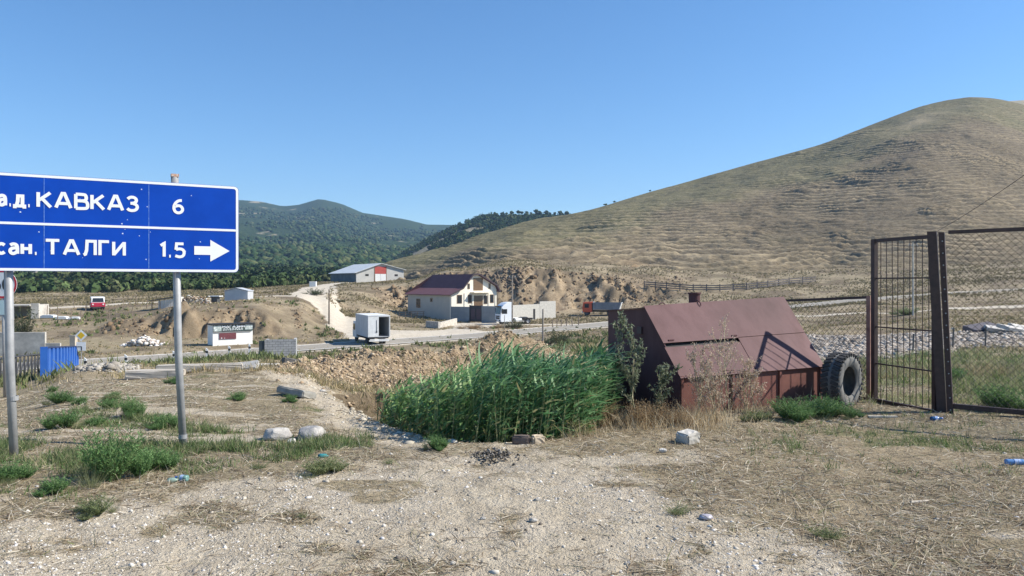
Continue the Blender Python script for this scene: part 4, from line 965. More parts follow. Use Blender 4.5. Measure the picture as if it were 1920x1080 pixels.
# yard wall, gate, second wall
def wall_seg(name, label, a, b, hgt, th, m, zb=None, cat='wall', hb=None):
    a = Vector((*a, 0)); b = Vector((*b, 0)); d = b-a; zb = zb if zb is not None else h1(a.x, a.y)
    o = MB().prism([(0,-.6),(d.length,-.6),(d.length,hb or hgt),(0,hgt)], 'y', 0, th).build(name, m, None, (a.x, a.y, zb)); o.rotation_euler.z = math.atan2(d.y, d.x); return tag(o, label, cat)
A_, B_, C_, E_ = xy(845,139.2), xy(880,137.4), xy(903,136.2), xy(931,134.6)
wd_ = mat('yard_wall_shaded', (.19,.21,.23), (.25,.27,.28), .9, .95)  # blue-grey tone carries the wall's shade as painted colour
wall_seg('yard_wall', 'yard wall left of the black gate, its shade painted in as dark grey', A_, B_, 2.75, .3, wd_, -5.0)
wall_seg('yard_wall', 'yard wall between the black gate and the white tractor, its shade painted in as dark grey', C_, E_, 2.95, .3, wd_, -5.0)
g = Vector((C_[0]-B_[0], C_[1]-B_[1])); s = thing('yard_gate', 'black metal double gate in the grey yard wall', 'gate', (B_[0], B_[1], -5), math.atan2(g.y, g.x))
blkm = mat('black_gate', (.02,.02,.03), (.035,.033,.04), 2, .5)
for i in range(2):
    q = MB(); q.b2(.12+i*(g.length-.24)/2,.1,.05,.12+(i+1)*(g.length-.24)/2-.02,.16,3.0); lf = q.build('gate_leaf', blkm, s)
    MB().b2(.3+i*(g.length-.24)/2,.07,.5,.2+(i+1)*(g.length-.24)/2-.2,.098,2.4).build('gate_panel', mat('gate_inset', (.05,.03,.05), (.06,.035,.05), 2, .4), lf)
MB().b2(0,.0,0,.12,.3,3.1).build('gate_post', blkm, s); MB().b2(g.length-.12,.0,0,g.length,.3,3.1).build('gate_post', blkm, s)
lw_ = brickmat('pale_blocks', (.40,.39,.355), (.45,.435,.395), (.36,.35,.32), 1, .4, .2, .008)
E2 = (E_[0]+.02, E_[1]); G_ = xy(1012,147); I_2 = xy(1042,151)
wall_seg('side_yard_wall', 'long pale block wall behind the white tractor', E2, G_, 3.0, .25, lw_, -5.0)
wall_seg('end_yard_wall', 'taller pale block wall section at the right end of the yard', (G_[0]+.03, G_[1]), I_2, 3.5, .25, lw_, -5.0)
v = Vector((G_[0]-E2[0], G_[1]-E2[1])); u_ = v.normalized(); pt = Vector(E2)+v*.86
o = MB().b2(-.35,-.05,0,.35,-.004,2.0).build('opening_sheet', dark, None, (pt.x, pt.y, -4.9)); o.rotation_euler.z = math.atan2(v.y, v.x); tag(o, 'narrow dark sheet standing in for the unlit opening in the pale block wall', 'door')  # near-black sheet added to paint in the shade of an opening
# low stone wall by the junction
st = mat('pale_rubble_wall', (.38,.35,.30), (.55,.51,.44), 2.2, .95, bs=.8, bd=.05, lo=.42, hi=.58)
wall_seg('low_stone_wall', 'low pale stone wall at the edge of the dirt junction before the house', xy(798,121), xy(822,118), 1.0, .35, st)
wall_seg('low_stone_wall', 'low stone wall with an uneven top running toward the yard gate', xy(823,118.5), xy(857,129), .85, .35, st, hb=1.1)
x, y_, z = P(748, 146); s = thing('timber_pen', 'dark timber rail pen against the left side of the house', 'fence', (x, y_, z), R(-6))
for i in range(5): MB().b2(i*1.2,0,-.2,i*1.2+.12,.1,1.3).build('post', MATS['old_wood'], s)
for k in range(3): MB().b2(-.1,-.06,.35+k*.4,5.1,-.002,.5+k*.4).build('rail', MATS['old_wood'], s)
# ---------------- barn
x, y_ = xy(668, 230); s = thing('barn', 'long grey livestock barn with a red panel over white doors on the terrace', 'barn', (x, y_, 2.45), R(35)); W_, Db = 16.2, 21
bw_ = mat('barn_wall', (.42,.42,.40), (.50,.49,.46), .5, .9)
MB().prism([(0,-1),(0,3.0),(8.2,5.75),(W_,4.0),(W_,-1)], 'y', 0, .3).build('front_wall', bw_, s)
MB().b2(0,.3,-1,.3,Db,3.0).build('side_wall', mat('barn_side_shaded', (.10,.12,.13), (.15,.17,.18), .5, .9), s); MB().b2(W_-.3,.3,-1,W_,Db,3.9).build('side_wall', bw_, s); MB().b2(.3,Db-.3,-1,W_-.3,Db,3).build('rear_wall', bw_, s)  # left wall's shade is painted in with this much darker colour
q = MB(); rp = [(-.7,2.85),(8.2,5.95),(W_+.6,3.95)]
q.add([(a,yy,b-dz_) for dz_ in (0,.14) for yy in (-.6,Db+.5) for a, b in rp], [(0,1,4,3),(1,2,5,4),(6,9,10,7),(7,10,11,8),(0,6,7,1),(1,7,8,2),(3,4,10,9),(4,5,11,10),(0,3,9,6),(2,8,11,5)])
q.build('roof', mat('barn_roof', (.50,.52,.52), (.58,.60,.60), .6, .45), s)
MB().b2(6.2,-.06,2.6,10.0,-.003,4.9).build('red_panel', mat('barn_red', (.36,.05,.04), (.42,.07,.05), 1, .7), s)
for a in (6.3,8.2): MB().b2(a,-.06,-.2,a+1.8,-.003,2.55).build('door', white_p, s)
for a in (3.0,13.0): MB().b2(a,-.05,1.9,a+1.1,-.003,2.5).build('window', dark, s)
for a in (6.0,10.02): MB().b2(a,-.1,-1,a+.18,-.003,5.0).build('door_post', MATS['brown_frame'], s)
# ---------------- sheds on the left terrace
x, y_, z = P(421, 118); s = thing('gable_shed', 'small pale grey metal shed with a low gable on the terrace', 'shed', (x, y_, z), R(3)); gsm = mat('shed_grey', (.42,.44,.46), (.48,.50,.52), 1, .6)
MB().prism([(0,0),(0,1.5),(1.8,1.95),(3.6,1.5),(3.6,0)], 'y', 0, 3).build('wall', gsm, s); MB().prism([(-.1,1.53),(1.8,2.0),(3.7,1.53),(3.7,1.60),(1.8,2.08),(-.1,1.60)], 'y', -.1, 3.1).build('roof', gsm, s)
x, y_, z = P(297, 108); s = thing('board_shed', 'lean-to shed of upright white boards with a dark sloping roof', 'shed', (x, y_, z-.1), R(8)); pw = mat('white_boards', (.50,.47,.43), (.62,.59,.55), 2, .9)
for i in range(8): MB().b2(i*.34,0,-.1,i*.34+.30,.06,1.35+.05*i).build('board', pw, s)
MB().prism([(-1.3,1.3),(2.8,1.95),(2.8,2.05),(-1.3,1.4)], 'y', -.3, 2.4).build('roof', dks, s); MB().b2(-1.1,.5,-.1,-1.0,.6,1.32).build('post', MATS['old_wood'], s); MB().b2(2.75,0,-.1,2.85,2.2,1.9).build('side_wall', pw, s)
x, y_, z = P(334, 110); s = thing('stone_pen', 'ragged pen wall of stacked tan and white stones between the sheds', 'stone wall', (x, y_, z), R(4))
for k in range(3):
    n = 46; pos = np.stack([rng.uniform(0, 4.6, n), rng.uniform(-.15,.25,n), rng.uniform(0,1.35,n)*(1-.25*(k == 2))], -1)
    rr_ = rng.uniform(.14,.34,n); me = rocks_mesh('stones', pos, rr_, palette(n, [(.42,.33,.24),(.55,.52,.47),(.30,.20,.13)], .15)); link('stones', me, mat_attr('rock_far', rough=1), s)
x, y_, z = P(396, 112); s = thing('small_shed', 'tiny shed with a white slab roof beside the grey gable shed', 'shed', (x, y_, z), 0); MB().b2(0,0,0,.9,1,1.0).build('wall', dks, s); MB().b2(-.3,-.3,1.0,1.3,1.3,1.14).build('roof', white_p, s)
x, y_, z = P(587, 205); o = MB().b2(-.9,-.5,0,.9,.5,1.3).prism([(-1,1.3),(1,1.3),(.9,1.42),(-.9,1.42)], 'y', -.6, .6).build('water_tank', white_p, None, (x, y_, z), .05); tag(o, 'small white tank far off where the dirt road reaches the woodland', 'tank')
# ---------------- poles
wd2 = mat('grey_wood', (.20,.17,.14), (.33,.29,.25), 4, .9)
def pole(px, Y, hgt, r, label, arm=True, m=wd2, lean=0):
    x, y, z = P(px, Y); s = thing('utility_pole', label, 'pole', (x, y, z)); MB().tube([(0,0,-.4),(lean/2,0,hgt/2),(lean,0,hgt)], r, 10, r*.7).build('shaft', m, s)
    if arm:
        a_ = MB().b2(lean-.55,-.05,hgt-.4,lean+.55,.05,hgt-.3).build('crossarm', m, s)
        for k in (-.45,.45): MB().tube([(lean+k,0,hgt-.3),(lean+k,0,hgt-.12)], .04, 8).build('insulator', white_p, a_)
    return s
pole(960.5, 118, 8.3, .14, 'tall thin grey pole standing in front of the white tractor')
pole(1018, 64, 3.9, .09, 'short bare grey post rising behind the spoil heaps', False)
pole(617, 107, 5.0, .12, 'dark wooden pole beside the dirt road below the barn', False, mat('dark_wood', (.09,.07,.055), (.15,.12,.09), 4, .9))
pole(1712, 92, 9.0, .12, 'concrete pole seen through the bars of the gate leaf', True, conc)
pole(946, 112, 2.3, .06, 'short dark post beside the tall thin pole', False)
# cable
s = MB(); a = Vector(P(1712, 92))+Vector((0,0,8.9)); b = Vector(at(2060, 225, 42)); pts = [a.lerp(b, t)-Vector((0,0,1.6*4*t*(1-t)*.35)) for t in np.linspace(0, 1, 25)]
tag(s.tube(pts, .022, 5).build('power_cable', dark), 'thin dark cable rising to the right across the bare hill', 'cable')
x, y_, z = P(2060, 42); pole(2060, 42, 11.3, .15, 'concrete pole carrying the cable outside the right edge', False, conc)
# fence on the hill foot
s = thing('hill_fence', 'dark slatted livestock fence running along the foot of the bare hill', 'fence', (0, 0, 0)); pts = [Vector(hit(a, b)) for a, b in ((1208,541),(1250,545),(1300,547),(1350,547),(1400,544),(1440,540),(1480,534),(1530,530))]
dk2 = mat('fence_dark', (.09,.08,.085), (.14,.125,.12), 3, .9)
for a, b in zip(pts[:-1], pts[1:]):
    for k in range(3): MB().bar(a+Vector((0,0,.45+.5*k)), b+Vector((0,0,.45+.5*k)), .1, .22).build('rail', dk2, s)
    for t in np.linspace(0, 1, 3)[:-1]: p_ = a.lerp(b, t); MB().b2(p_.x-.1,p_.y+.06,p_.z-1.2,p_.x+.1,p_.y+.2,p_.z+1.8).build('post', dk2, s)
# rough posts by the field behind the yard
for px_, Y_, hg in ((1036,118,1.3),(1044,119,1.5),(1052,120,1.2),(1062,121,1.4),(1073,120,1.2),(1085,122,1.5)):
    x, y_, z = P(px_, Y_); o = MB().tube([(0,0,-.3),(random.uniform(-.1,.1),0,hg)], .08, 6).build('pen_post', MATS['old_wood'], None, (x, y_, z)); tag(o, 'dark rough post of the pen right of the pale block wall', 'post', 'posts of the pen right of the yard')
# fence posts in the gravel at right
for px_, Y_, hg, lb in ((1711,31,.85,'thin dark stake in the rubble seen through the gate leaf'),(1786,33,.95,'dark stake at the rubble edge just right of the double gate post'),(1847,34,.95,'leaning dark stake in the rubble near the broken slabs')):
    x, y_, z = P(px_, Y_); o = MB().tube([(0,0,-.2),(.05,0,hg)], .035, 6).build('stake', dks, None, (x, y_, z)); tag(o, lb, 'stake')

# ================================================================== FOREGROUND METALWORK
BR = mat('oxide_paint', (.110,.055,.057), (.092,.043,.045), 2.2, .7, bs=.25, bd=.012, spec=.25, scale2=.45, c3=(.07,.031,.026), lo=.42, hi=.78, sc=(1.6,1.6,.5))
BRd = mat('oxide_paint_worn', (.105,.036,.029), (.15,.058,.044), 2.5, .65, bs=.2, bd=.006, scale2=.8)
s = thing('steel_bunker', 'large brown-red steel bunker with sloping lids half hidden by weeds', 'container', (2.77, 12.3, -.14), R(30)); L_ = 3.53
q = MB(); t_ = .012; zt = .74
q.prism([(0,0),(0,zt),(.875,1.80),(1.94,1.72),(1.94,0)], 'x', 0, t_); q.prism([(0,0),(0,zt),(.875,1.93),(1.94,1.84),(1.94,0)], 'x', L_-t_, L_)
q.b2(t_,1.93,0,L_-t_,1.94,1.7); q.build('body', BR, s)
q = MB(); q.b2(t_,.0,0,L_-t_,.012,zt-.005); fr = q.build('front_wall', BRd, s)
def slope_pt(d, x, off=0):   # on the sloping front; right end stands slightly higher
    k = x/L_; top_ = 1.80+.13*k; dz_ = (top_-zt)/.875; nn = Vector((0, -dz_, 1)).normalized()
    return Vector((x, d, zt+dz_*d))+nn*off
def plate(par, name, d0, d1, x0, x1, off, th, m):
    q = MB(); vs = [slope_pt(d, x, o_) for o_ in (off, off+th) for d in (d0, d1) for x in (x0, x1)]
    q.add(vs, [(0,1,3,2),(4,6,7,5),(0,4,5,1),(2,3,7,6),(0,2,6,4),(1,5,7,3)]); return q.build(name, m, par)
plate(s, 'upper_lid', .39, .90, -.03, 1.75, .012, .012, BR); plate(s, 'upper_plate', .40, .90, 1.755, L_+.02, .006, .012, BR)
plate(s, 'lower_lid', -.05, .345, -.03, 1.75, -.012, .012, BR); plate(s, 'lower_plate', -.05, .398, 1.755, L_+.03, -.005, .012, BR)
plate(s, 'seam_shade_sheet', .30, .45, .0, 1.75, -.05, .01, dark)  # dark sheet added under the lid gap to stand for its shade
q = MB(); q.add([(-.03,.88,1.815),(L_+.02,.88,1.95),(L_+.02,1.98,1.855),(-.03,1.98,1.735),(-.03,.88,1.80),(L_+.02,.88,1.935),(L_+.02,1.98,1.84),(-.03,1.98,1.72)], [(0,1,2,3),(4,7,6,5),(0,4,5,1),(3,2,6,7),(0,3,7,4),(1,5,6,2)]); tp_ = q.build('top_plate', BR, s)
q = MB(); q.lathe([(.11,1.84),(.11,2.03),(.13,2.03),(.13,2.06),(.09,2.06),(.09,1.84)], 20, 'z', (1.75,1.5,.0)); q.build('vent_pipe', BR, s)
def hoop(x, y, z, r, par, nm='lifting_hoop', ax=0):
    pts = [(x+r*math.cos(a)*(1-ax), y+r*math.cos(a)*ax, z+r*math.sin(a)) for a in np.linspace(0, math.pi, 9)]; return MB().tube(pts, .011, 6).build(nm, BR, par)
hoop(.45, .95, 1.8, .09, tp_); hoop(1.25, .9, 1.83, .09, tp_, ax=1)
q = MB(); q.tube([slope_pt(.0,1.0,.01), slope_pt(-.02,1.0,.06), slope_pt(-.02,1.16,.06), slope_pt(.0,1.16,.01)], .012, 6); q.build('lid_handle', BR, s)
for a in (.1, 1.6): MB().bar(slope_pt(.42,a,.03), slope_pt(.42,a+.12,.03), .03, .02).build('hinge', BR, s)
for a, b in ((1.45,1.25),(.95,1.35)): MB().b2(-.03,a,b,-.002,a+.12,b+.12).build('bolt_plate', MATS['dark_trim'], s)
for a in (.0,1.17,2.35,3.47): MB().b2(a,-.035,0,a+.05,-.002,zt-.03).build('front_rib', BRd, s)
# rusty sheet leaning between bunker and tyre
s = MB().prism([(0,0),(.62,0),(.60,.66),(.0,.72)], 'y', 0, .02).bar((.02,-.015,.66), (.6,-.015,.05), .035, .03).build('steel_sheet', rust, None, (5.72, 14.3, -.15)); s.rotation_euler = (R(-12), 0, R(28)); tag(s, 'dark rusty steel sheet leaning between the bunker and the tyre', 'steel sheet')
# tyre
tx, ty = xy(1578, 13.55); s = thing('truck_tyre', 'big worn grey truck tyre standing upright beside the steel bunker', 'tyre', (tx, ty, h1(tx, ty)-.05), math.atan2(.66, .75)); r_, wd_t = .495, .33
q = MB(); h_ = wd_t/2; q.lathe([(.27,-h_*.8),(.30,-h_*.98),(.40,-h_*1.08),(.465,-h_*.96),(.478,-h_*.8),(.482,-h_*.3),(.482,h_*.3),(.478,h_*.8),(.465,h_*.96),(.40,h_*1.08),(.30,h_*.98),(.27,h_*.8),(.29,h_*.6),(.42,h_*.7),(.46,0),(.42,-h_*.7),(.29,-h_*.6)], 56, 'y', (0,0,r_))
ts = mat('worn_rubber', (.10,.10,.098), (.19,.185,.175), 6, .85, bs=.3, bd=.004)
cs = q.build('casing', ts, s, smooth=True); q = MB()
for k in range(34):
    a = 2*math.pi*k/34
    for sd_ in (-1, 1):
        a2_ = a+(.09 if sd_ > 0 else 0); c0 = Vector((math.cos(a2_)*.487, sd_*h_*.58, r_+math.sin(a2_)*.487)); M = Matrix.Rotation(-a2_, 3, 'Y') @ Matrix.Rotation(R(18*sd_), 3, 'X'); q.box(c0, (.035, h_*.82, .06), M)
    a2_ = a; c0 = Vector((math.cos(a2_)*.478, -h_*1.0, r_+math.sin(a2_)*.478)); q.box(c0, (.05,.028,.042), Matrix.Rotation(-a2_, 3, 'Y'))
q.build('tread', rubber, cs)
q = MB(); q.lathe([(.262,-h_*.82),(.272,-h_*.9),(.30,-h_*1.0),(.30,-h_*.94),(.28,-h_*.8)], 48, 'y', (0,0,r_)); q.build('bead', ts, cs)
# ---------------- gate and fence
def chainlink(par, name, Lw, Hh, cell=.055, r=.0033, off=(0,0,0), skew=0):
    """woven diamond mesh in the local xz plane"""
    segs = []; n = int(Lw/cell); m = int(Hh/cell)
    for i in range(n):
        xs = i*cell; pts = [(xs+((k+i) % 2)*cell*1.02, .003*(1 if k % 2 else -1), k*cell) for k in range(m+1)]
        for a, b in zip(pts[:-1], pts[1:]): segs.append((a, b))
    S = np.array(segs)+np.array(off); a = S[:, 0]; b = S[:, 1]; d = b-a; d /= np.linalg.norm(d, axis=1, keepdims=True)
    u = np.cross(d, [0,1,0]); u /= np.linalg.norm(u, axis=1, keepdims=True); v = np.cross(d, u); V = []
    for e in (a, b):
        for k in range(3): an = 2.094*k; V.append(e+(u*math.cos(an)+v*math.sin(an))*r)
    V = np.stack(V, 1); 
    if skew: V[..., 2] += V[..., 0]*skew
    f = np.array([[0,1,4,3],[1,2,5,4],[2,0,3,5]]); Fa = f[None]+(np.arange(len(S))*6)[:, None, None]
    return link(name, np_mesh(name, V.reshape(-1,3), Fa.reshape(-1,4)), mat('wire', (.055,.045,.04), (.09,.075,.07), 20, .8), par)
rs2 = mat('gate_brown_paint', (.030,.016,.015), (.055,.028,.025), 10, .55, bs=.3, bd=.003)  # very dark brown for gate and fence frames
A_ = Vector((6.75, 13.9)); B_ = Vector((7.13, 12.6)); g = B_-A_; Lg = g.length
s = thing('gate_leaf', 'tall brown steel gate leaf with thin vertical bars standing open', 'gate', (A_.x, A_.y, -.13), math.atan2(g.y, g.x)); ht = 3.05
shx = lambda z: 0
q = MB(); q.b2(-.05,-.04,.02,.04,.04,ht).build('stile', rs2, s); q = MB(); q.b2(Lg-.035,-.03,.02,Lg+.035,.03,ht).build('stile', rs2, s)
for zz, nm in ((.06,'bottom_rail'),(ht-.03,'top_rail')): MB().b2(.036,-.028,zz-.03,Lg-.036,.028,zz+.03).build(nm, rs2, s)
for zz in (.74, 1.42, 2.32): MB().b2(.036,-.012,zz-.012,Lg-.036,.012,zz+.012).build('cross_rail', rs2, s)
for i in range(9):
    xx = Lg*(i+1)/10; MB().tube([(xx,.018,.08),(xx+random.uniform(-.01,.01),.018,1.5),(xx,.018,ht-.05)], .0075, 6).build('bar', rs2, s)
s = thing('gate_post', 'thick double steel gate post, its right half an angle iron with bolt heads', 'gate post', (7.22, 12.5, -.15), R(-35))
q = MB(); q.prism([(-.075,-.2),(.065,-.2),(-.095,3.12),(-.235,3.12)], 'y', -.06, .06).build('square_post', rs2, s)
q = MB(); q.prism([(.075,-.2),(.16,-.2),(.02,3.1),(-.065,3.1)], 'y', -.08, -.072).prism([(.152,-.2),(.16,-.2),(.02,3.1),(.012,3.1)], 'y', -.071, .05); an_ = q.build('angle_post', rust, s)
for k in range(15): zz = .15+k*.2; MB().lathe([(.001,-.004),(.011,-.004),(.011,.004),(.001,.004)], 8, 'y', (.118-.042*zz,-.086,zz)).build('bolt_head', galv, an_)
# right fence panel
s = thing('mesh_fence_panel', 'tall chain-link fence panel in a brown frame right of the gate post', 'fence', (7.32, 12.42, -.03), math.atan2(-.65, .8)); Lf = 4.2
MB().bar((-.05,0,2.98), (Lf,0,3.0), .06, .06).build('top_rail', rs2, s); MB().bar((0,0,.09), (Lf,0,.08), .08, .08).build('bottom_rail', rs2, s); MB().b2(Lf,-.05,-.2,Lf+.1,.05,3.15).build('post', rs2, s)
chainlink(s, 'wire_mesh', Lf, 2.86, off=(0,0,.1))
# left fence panel behind the bunker
D0 = Vector(xy(1629, 14.25)); D1 = Vector((5.05, 16.9)); g = D1-D0; Lf = g.length
s = thing('low_mesh_fence', 'lower chain-link fence between the gate leaf and the back of the bunker', 'fence', (D0.x, D0.y, -.2), math.atan2(g.y, g.x))
MB().bar((0,0,2.03), (Lf,0,1.86), .05, .05).build('top_rail', rs2, s); MB().b2(-.05,-.04,-.2,.03,.04,2.06).build('end_post', mat('lit_post_pink', (.32,.19,.15), (.2,.1,.08), 6, .7), s)  # end post's pale pink paints its sunlit look into the colour
MB().b2(Lf-.04,-.04,-.2,Lf+.04,.04,1.9).build('post', rs2, s); MB().bar((0,0,.1), (Lf,0,.1), .03, .03).build('bottom_rail', rs2, s)
chainlink(s, 'wire_mesh', Lf, 1.9, off=(0,0,.05), skew=-.03)

# ================================================================== SCATTERED GROUND COVER
OCT = (np.array([(1,0,0),(-1,0,0),(0,1,0),(0,-1,0),(0,0,1),(0,0,-1)], float), np.array([(0,2,4),(2,1,4),(1,3,4),(3,0,4),(2,0,5),(1,2,5),(3,1,5),(0,3,5)]))
rockm = mat_attr('rock_near', rough=.95, spec=.1); strawm = mat_attr('straw', rough=.8, trans=.25, spec=.15); leafm = mat_attr('leaf', rough=.6, trans=.35, spec=.25)
def fan(n, y0, y1, p0, p1, pw=1.0):
    Y = y0*(y1/y0)**(rng.uniform(0, 1, n)**pw); px = rng.uniform(p0, p1, n); return (px-960)/F*Y, Y
def onground(n, y0, y1, p0, p1, fn, pw=1.0):
    """scatter; fn(X,Y,Z,masks,px,py)->keep probability"""
    X, Y = fan(n, y0, y1, p0, p1, pw); Z = H(X, Y); m = masks(X, Y, Z)
    k = rng.uniform(0, 1, n) < fn(X, Y, Z, m, px_of(X, Y), HZ+F*(EYE-Z)/Y)
    return np.stack([X[k], Y[k], Z[k]], -1), [q[k] for q in m]
BUNK = np.array([(2.7,12.2),(5.9,14.05),(4.9,15.8),(1.75,14.0)])
def stuff(o, name, label, cat): o.name = name; return tag(o, label, cat, kind='stuff')
# straw litter
def flat_dirs(n, up=.18):
    a = rng.uniform(0, 6.28, n); d = np.stack([np.cos(a), np.sin(a)*.8, np.abs(rng.normal(0, up, n))], -1); return d/np.linalg.norm(d, axis=1, keepdims=True)
STR = [(.48,.41,.30),(.40,.33,.23),(.28,.215,.145),(.62,.56,.45),(.19,.145,.10),(.30,.28,.18)]
p, m = onground(230000, 5.0, 19, -150, 2070, lambda X, Y, Z, m, px, py: np.clip(1.0-m[0]*.95, 0.05, 1)*(1-m[1]*.4)*np.where(poly_in(X, Y, PIT), .15, 1)*np.clip(.55+fbm(X*1.3, Y*1.3, 401, 3)*1.1, .1, 1))
n = len(p); p[:, 2] += .004; o = link('dry_straw', blades('dry_straw', p, flat_dirs(n), rng.uniform(.05, .22, n), rng.uniform(.004, .009, n)*np.clip(p[:, 1]/9, 1, 2), palette(n, STR, .2), 2, .35), strawm)
stuff(o, 'dry_straw', 'flattened dry straw and dead grass over the near ground', 'straw')
# upright short dry grass
p, m = onground(26000, 5.5, 18, -150, 2070, lambda X, Y, Z, m, px, py: (1-m[0])*np.clip(fbm(X*1.1, Y*1.1, 403, 3)*2.2, 0, 1)*np.where(poly_in(X, Y, PIT), .2, 1))
n = len(p); d = flat_dirs(n, 1.2); o = link('dry_grass', blades('dry_grass', p, d, rng.uniform(.06, .2, n), rng.uniform(.004, .008, n), palette(n, STR+[(.22,.24,.11)], .2), 3, .5), strawm)
stuff(o, 'dry_grass', 'short upright dry grass blades between the straw', 'grass')
# pebbles
PB = [(.55,.51,.44),(.45,.41,.34),(.64,.61,.55),(.36,.33,.28),(.52,.50,.48),(.28,.25,.21)]
p, m = onground(60000, 5.0, 13, -100, 2020, lambda X, Y, Z, m, px, py: np.clip(m[0]*1.0+.03, 0, 1)*np.clip(.45+fbm(X*.9, Y*.9, 405, 4)*2, .04, 1), 1.3)
n = len(p); r = np.exp(rng.normal(np.log(.0064), .6, n)); r = np.clip(r, .004, .04); o = link('pebbles', rocks_mesh('pebbles', p, r, palette(n, PB, .2), OCT, .6, .3), rockm)
stuff(o, 'pebbles', 'pale gravel pebbles strewn over the bare ground', 'pebbles')
p, m = onground(2600, 5.2, 20, -100, 2020, lambda X, Y, Z, m, px, py: .25+.6*m[0])
n = len(p); r = np.exp(rng.normal(np.log(.015), .4, n)); o = link('small_stones', rocks_mesh('small_stones', p, np.clip(r, .01, .04), palette(n, PB+[(.14,.12,.10)]*2, .15), ICO1, .6, .25), rockm)
stuff(o, 'small_stones', 'small loose pale stones scattered over gravel and straw', 'stones')
# stones along the broken pit edge
t = rng.uniform(0, len(PITL)-1.001, 420); k = t.astype(int); q = PITL[k]*(1-(t-k))[:, None]+PITL[k+1]*(t-k)[:, None]; q = q+rng.normal(0, .16, q.shape)+np.array([-.05, -.05])
p = np.column_stack([q, H(q[:, 0], q[:, 1])]); o = link('edge_rubble', rocks_mesh('edge_rubble', p, np.clip(np.exp(rng.normal(np.log(.03), .5, 420)), .012, .09), palette(420, [(.46,.42,.34),(.36,.32,.25),(.52,.48,.40)], .12), ICO1, .6), rockm)
stuff(o, 'edge_rubble', 'crumbled pale stone along the edge of the reed pit', 'rubble')
# clods on the spoil heaps and in the dug ground
p, m = onground(60000, 18, 40, 520, 1180, lambda X, Y, Z, m, px, py: np.clip(m[2]*1.1+.03+.1*m[5], 0, 1)*.9)
n = len(p); r = np.clip(np.exp(rng.normal(np.log(.032), .5, n)), .015, .13); o = link('soil_clods', rocks_mesh('soil_clods', p, r, palette(n, [(.42,.33,.22),(.35,.26,.17),(.47,.38,.27),(.26,.19,.12)], .12), ICO1, .7), rockm)
stuff(o, 'soil_clods', 'tan clods and stones covering the spoil heaps behind the reeds', 'soil')
# rubble on the mound behind the left kerbs
p, m = onground(9000, 18, 27, 140, 260, lambda X, Y, Z, m, px, py: sst(.08, .2, mound(X, Y)))
n = len(p); o = link('grey_rubble', rocks_mesh('grey_rubble', p, np.clip(np.exp(rng.normal(np.log(.05), .5, n)), .02, .16), palette(n, [(.36,.33,.28),(.26,.235,.20),(.44,.41,.36)], .15), ICO1, .6), rockm)
stuff(o, 'grey_rubble', 'grey rubble heap right of the blue parapet', 'rubble')
# grey river stones at right
p, m = onground(90000, 28.5, 60, 1430, 2060, lambda X, Y, Z, m, px, py: m[4]*1.0)
n = len(p); r = np.clip(np.exp(rng.normal(np.log(.085), .45, n)), .04, .26); o = link('river_stones', rocks_mesh('river_stones', p, r, palette(n, [(.38,.33,.275),(.28,.24,.195),(.47,.42,.36),(.18,.155,.13)], .12), ICO1, .65), rockm)
stuff(o, 'river_stones', 'bed of broken grey and white stone behind the fence', 'stones')
# white rubble heap by the left bank
x0, y0 = xy(268, 84); n = 240; q = rng.normal(0, 1, (n, 2))*np.array([1.0, .5])+np.array([x0, y0]); z = H(q[:, 0], q[:, 1])+np.clip(1.0-np.abs(q[:, 0]-x0)/2.2, 0, 1)*rng.uniform(0, 1, n)
o = link('white_rubble', rocks_mesh('white_rubble', np.column_stack([q, z]), rng.uniform(.1, .34, n), palette(n, [(.66,.62,.56),(.56,.48,.42),(.72,.7,.66)], .1), ICO1, .7), rockm); stuff(o, 'white_rubble', 'heap of white stones at the foot of the ochre bank', 'rubble')
# rocks bursting out of the cut faces
def zslope(X, Y): return np.abs(Hbase(X, Y+1.2)-Hbase(X, Y-1.2))/2.4
rp1, _ = onground(26000, 86, 112, 190, 660, lambda X, Y, Z, m, px, py: sst(.12, .35, zslope(X, Y))*np.clip(.3+fbm(X*.12, Y*.12, 411, 3)*1.6, 0, 1)*.35)
rp2, _ = onground(60000, 150, 208, 640, 1340, lambda X, Y, Z, m, px, py: sst(.15, .5, zslope(X, Y))*np.clip(.55+fbm(X*.12, Y*.12, 411, 3)*1.6, 0, 1)*.4)
p = np.concatenate([rp1, rp2])
n = len(p); r = np.clip(np.exp(rng.normal(np.log(.19), .5, n))*np.where(p[:, 1] > 130, 1.4, .8), .08, .9); cc = palette(n, [(.22,.155,.095),(.17,.12,.075),(.28,.21,.13),(.09,.065,.045)], .15)
dk_ = sst(.0, .3, fbm(p[:, 0]*.05, p[:, 1]*.05, 415, 3))*(px_of(p[:, 0], p[:, 1]) > 900); cc = cc*(1-.5*dk_[:, None])+np.array([.12,.105,.095])*.5*dk_[:, None]
o = link('cliff_rock', rocks_mesh('cliff_rock', p, r, cc, ICO1, 1.0, .3), rockm); stuff(o, 'cliff_rock', 'broken ochre and dark rock in the cut faces', 'rock')
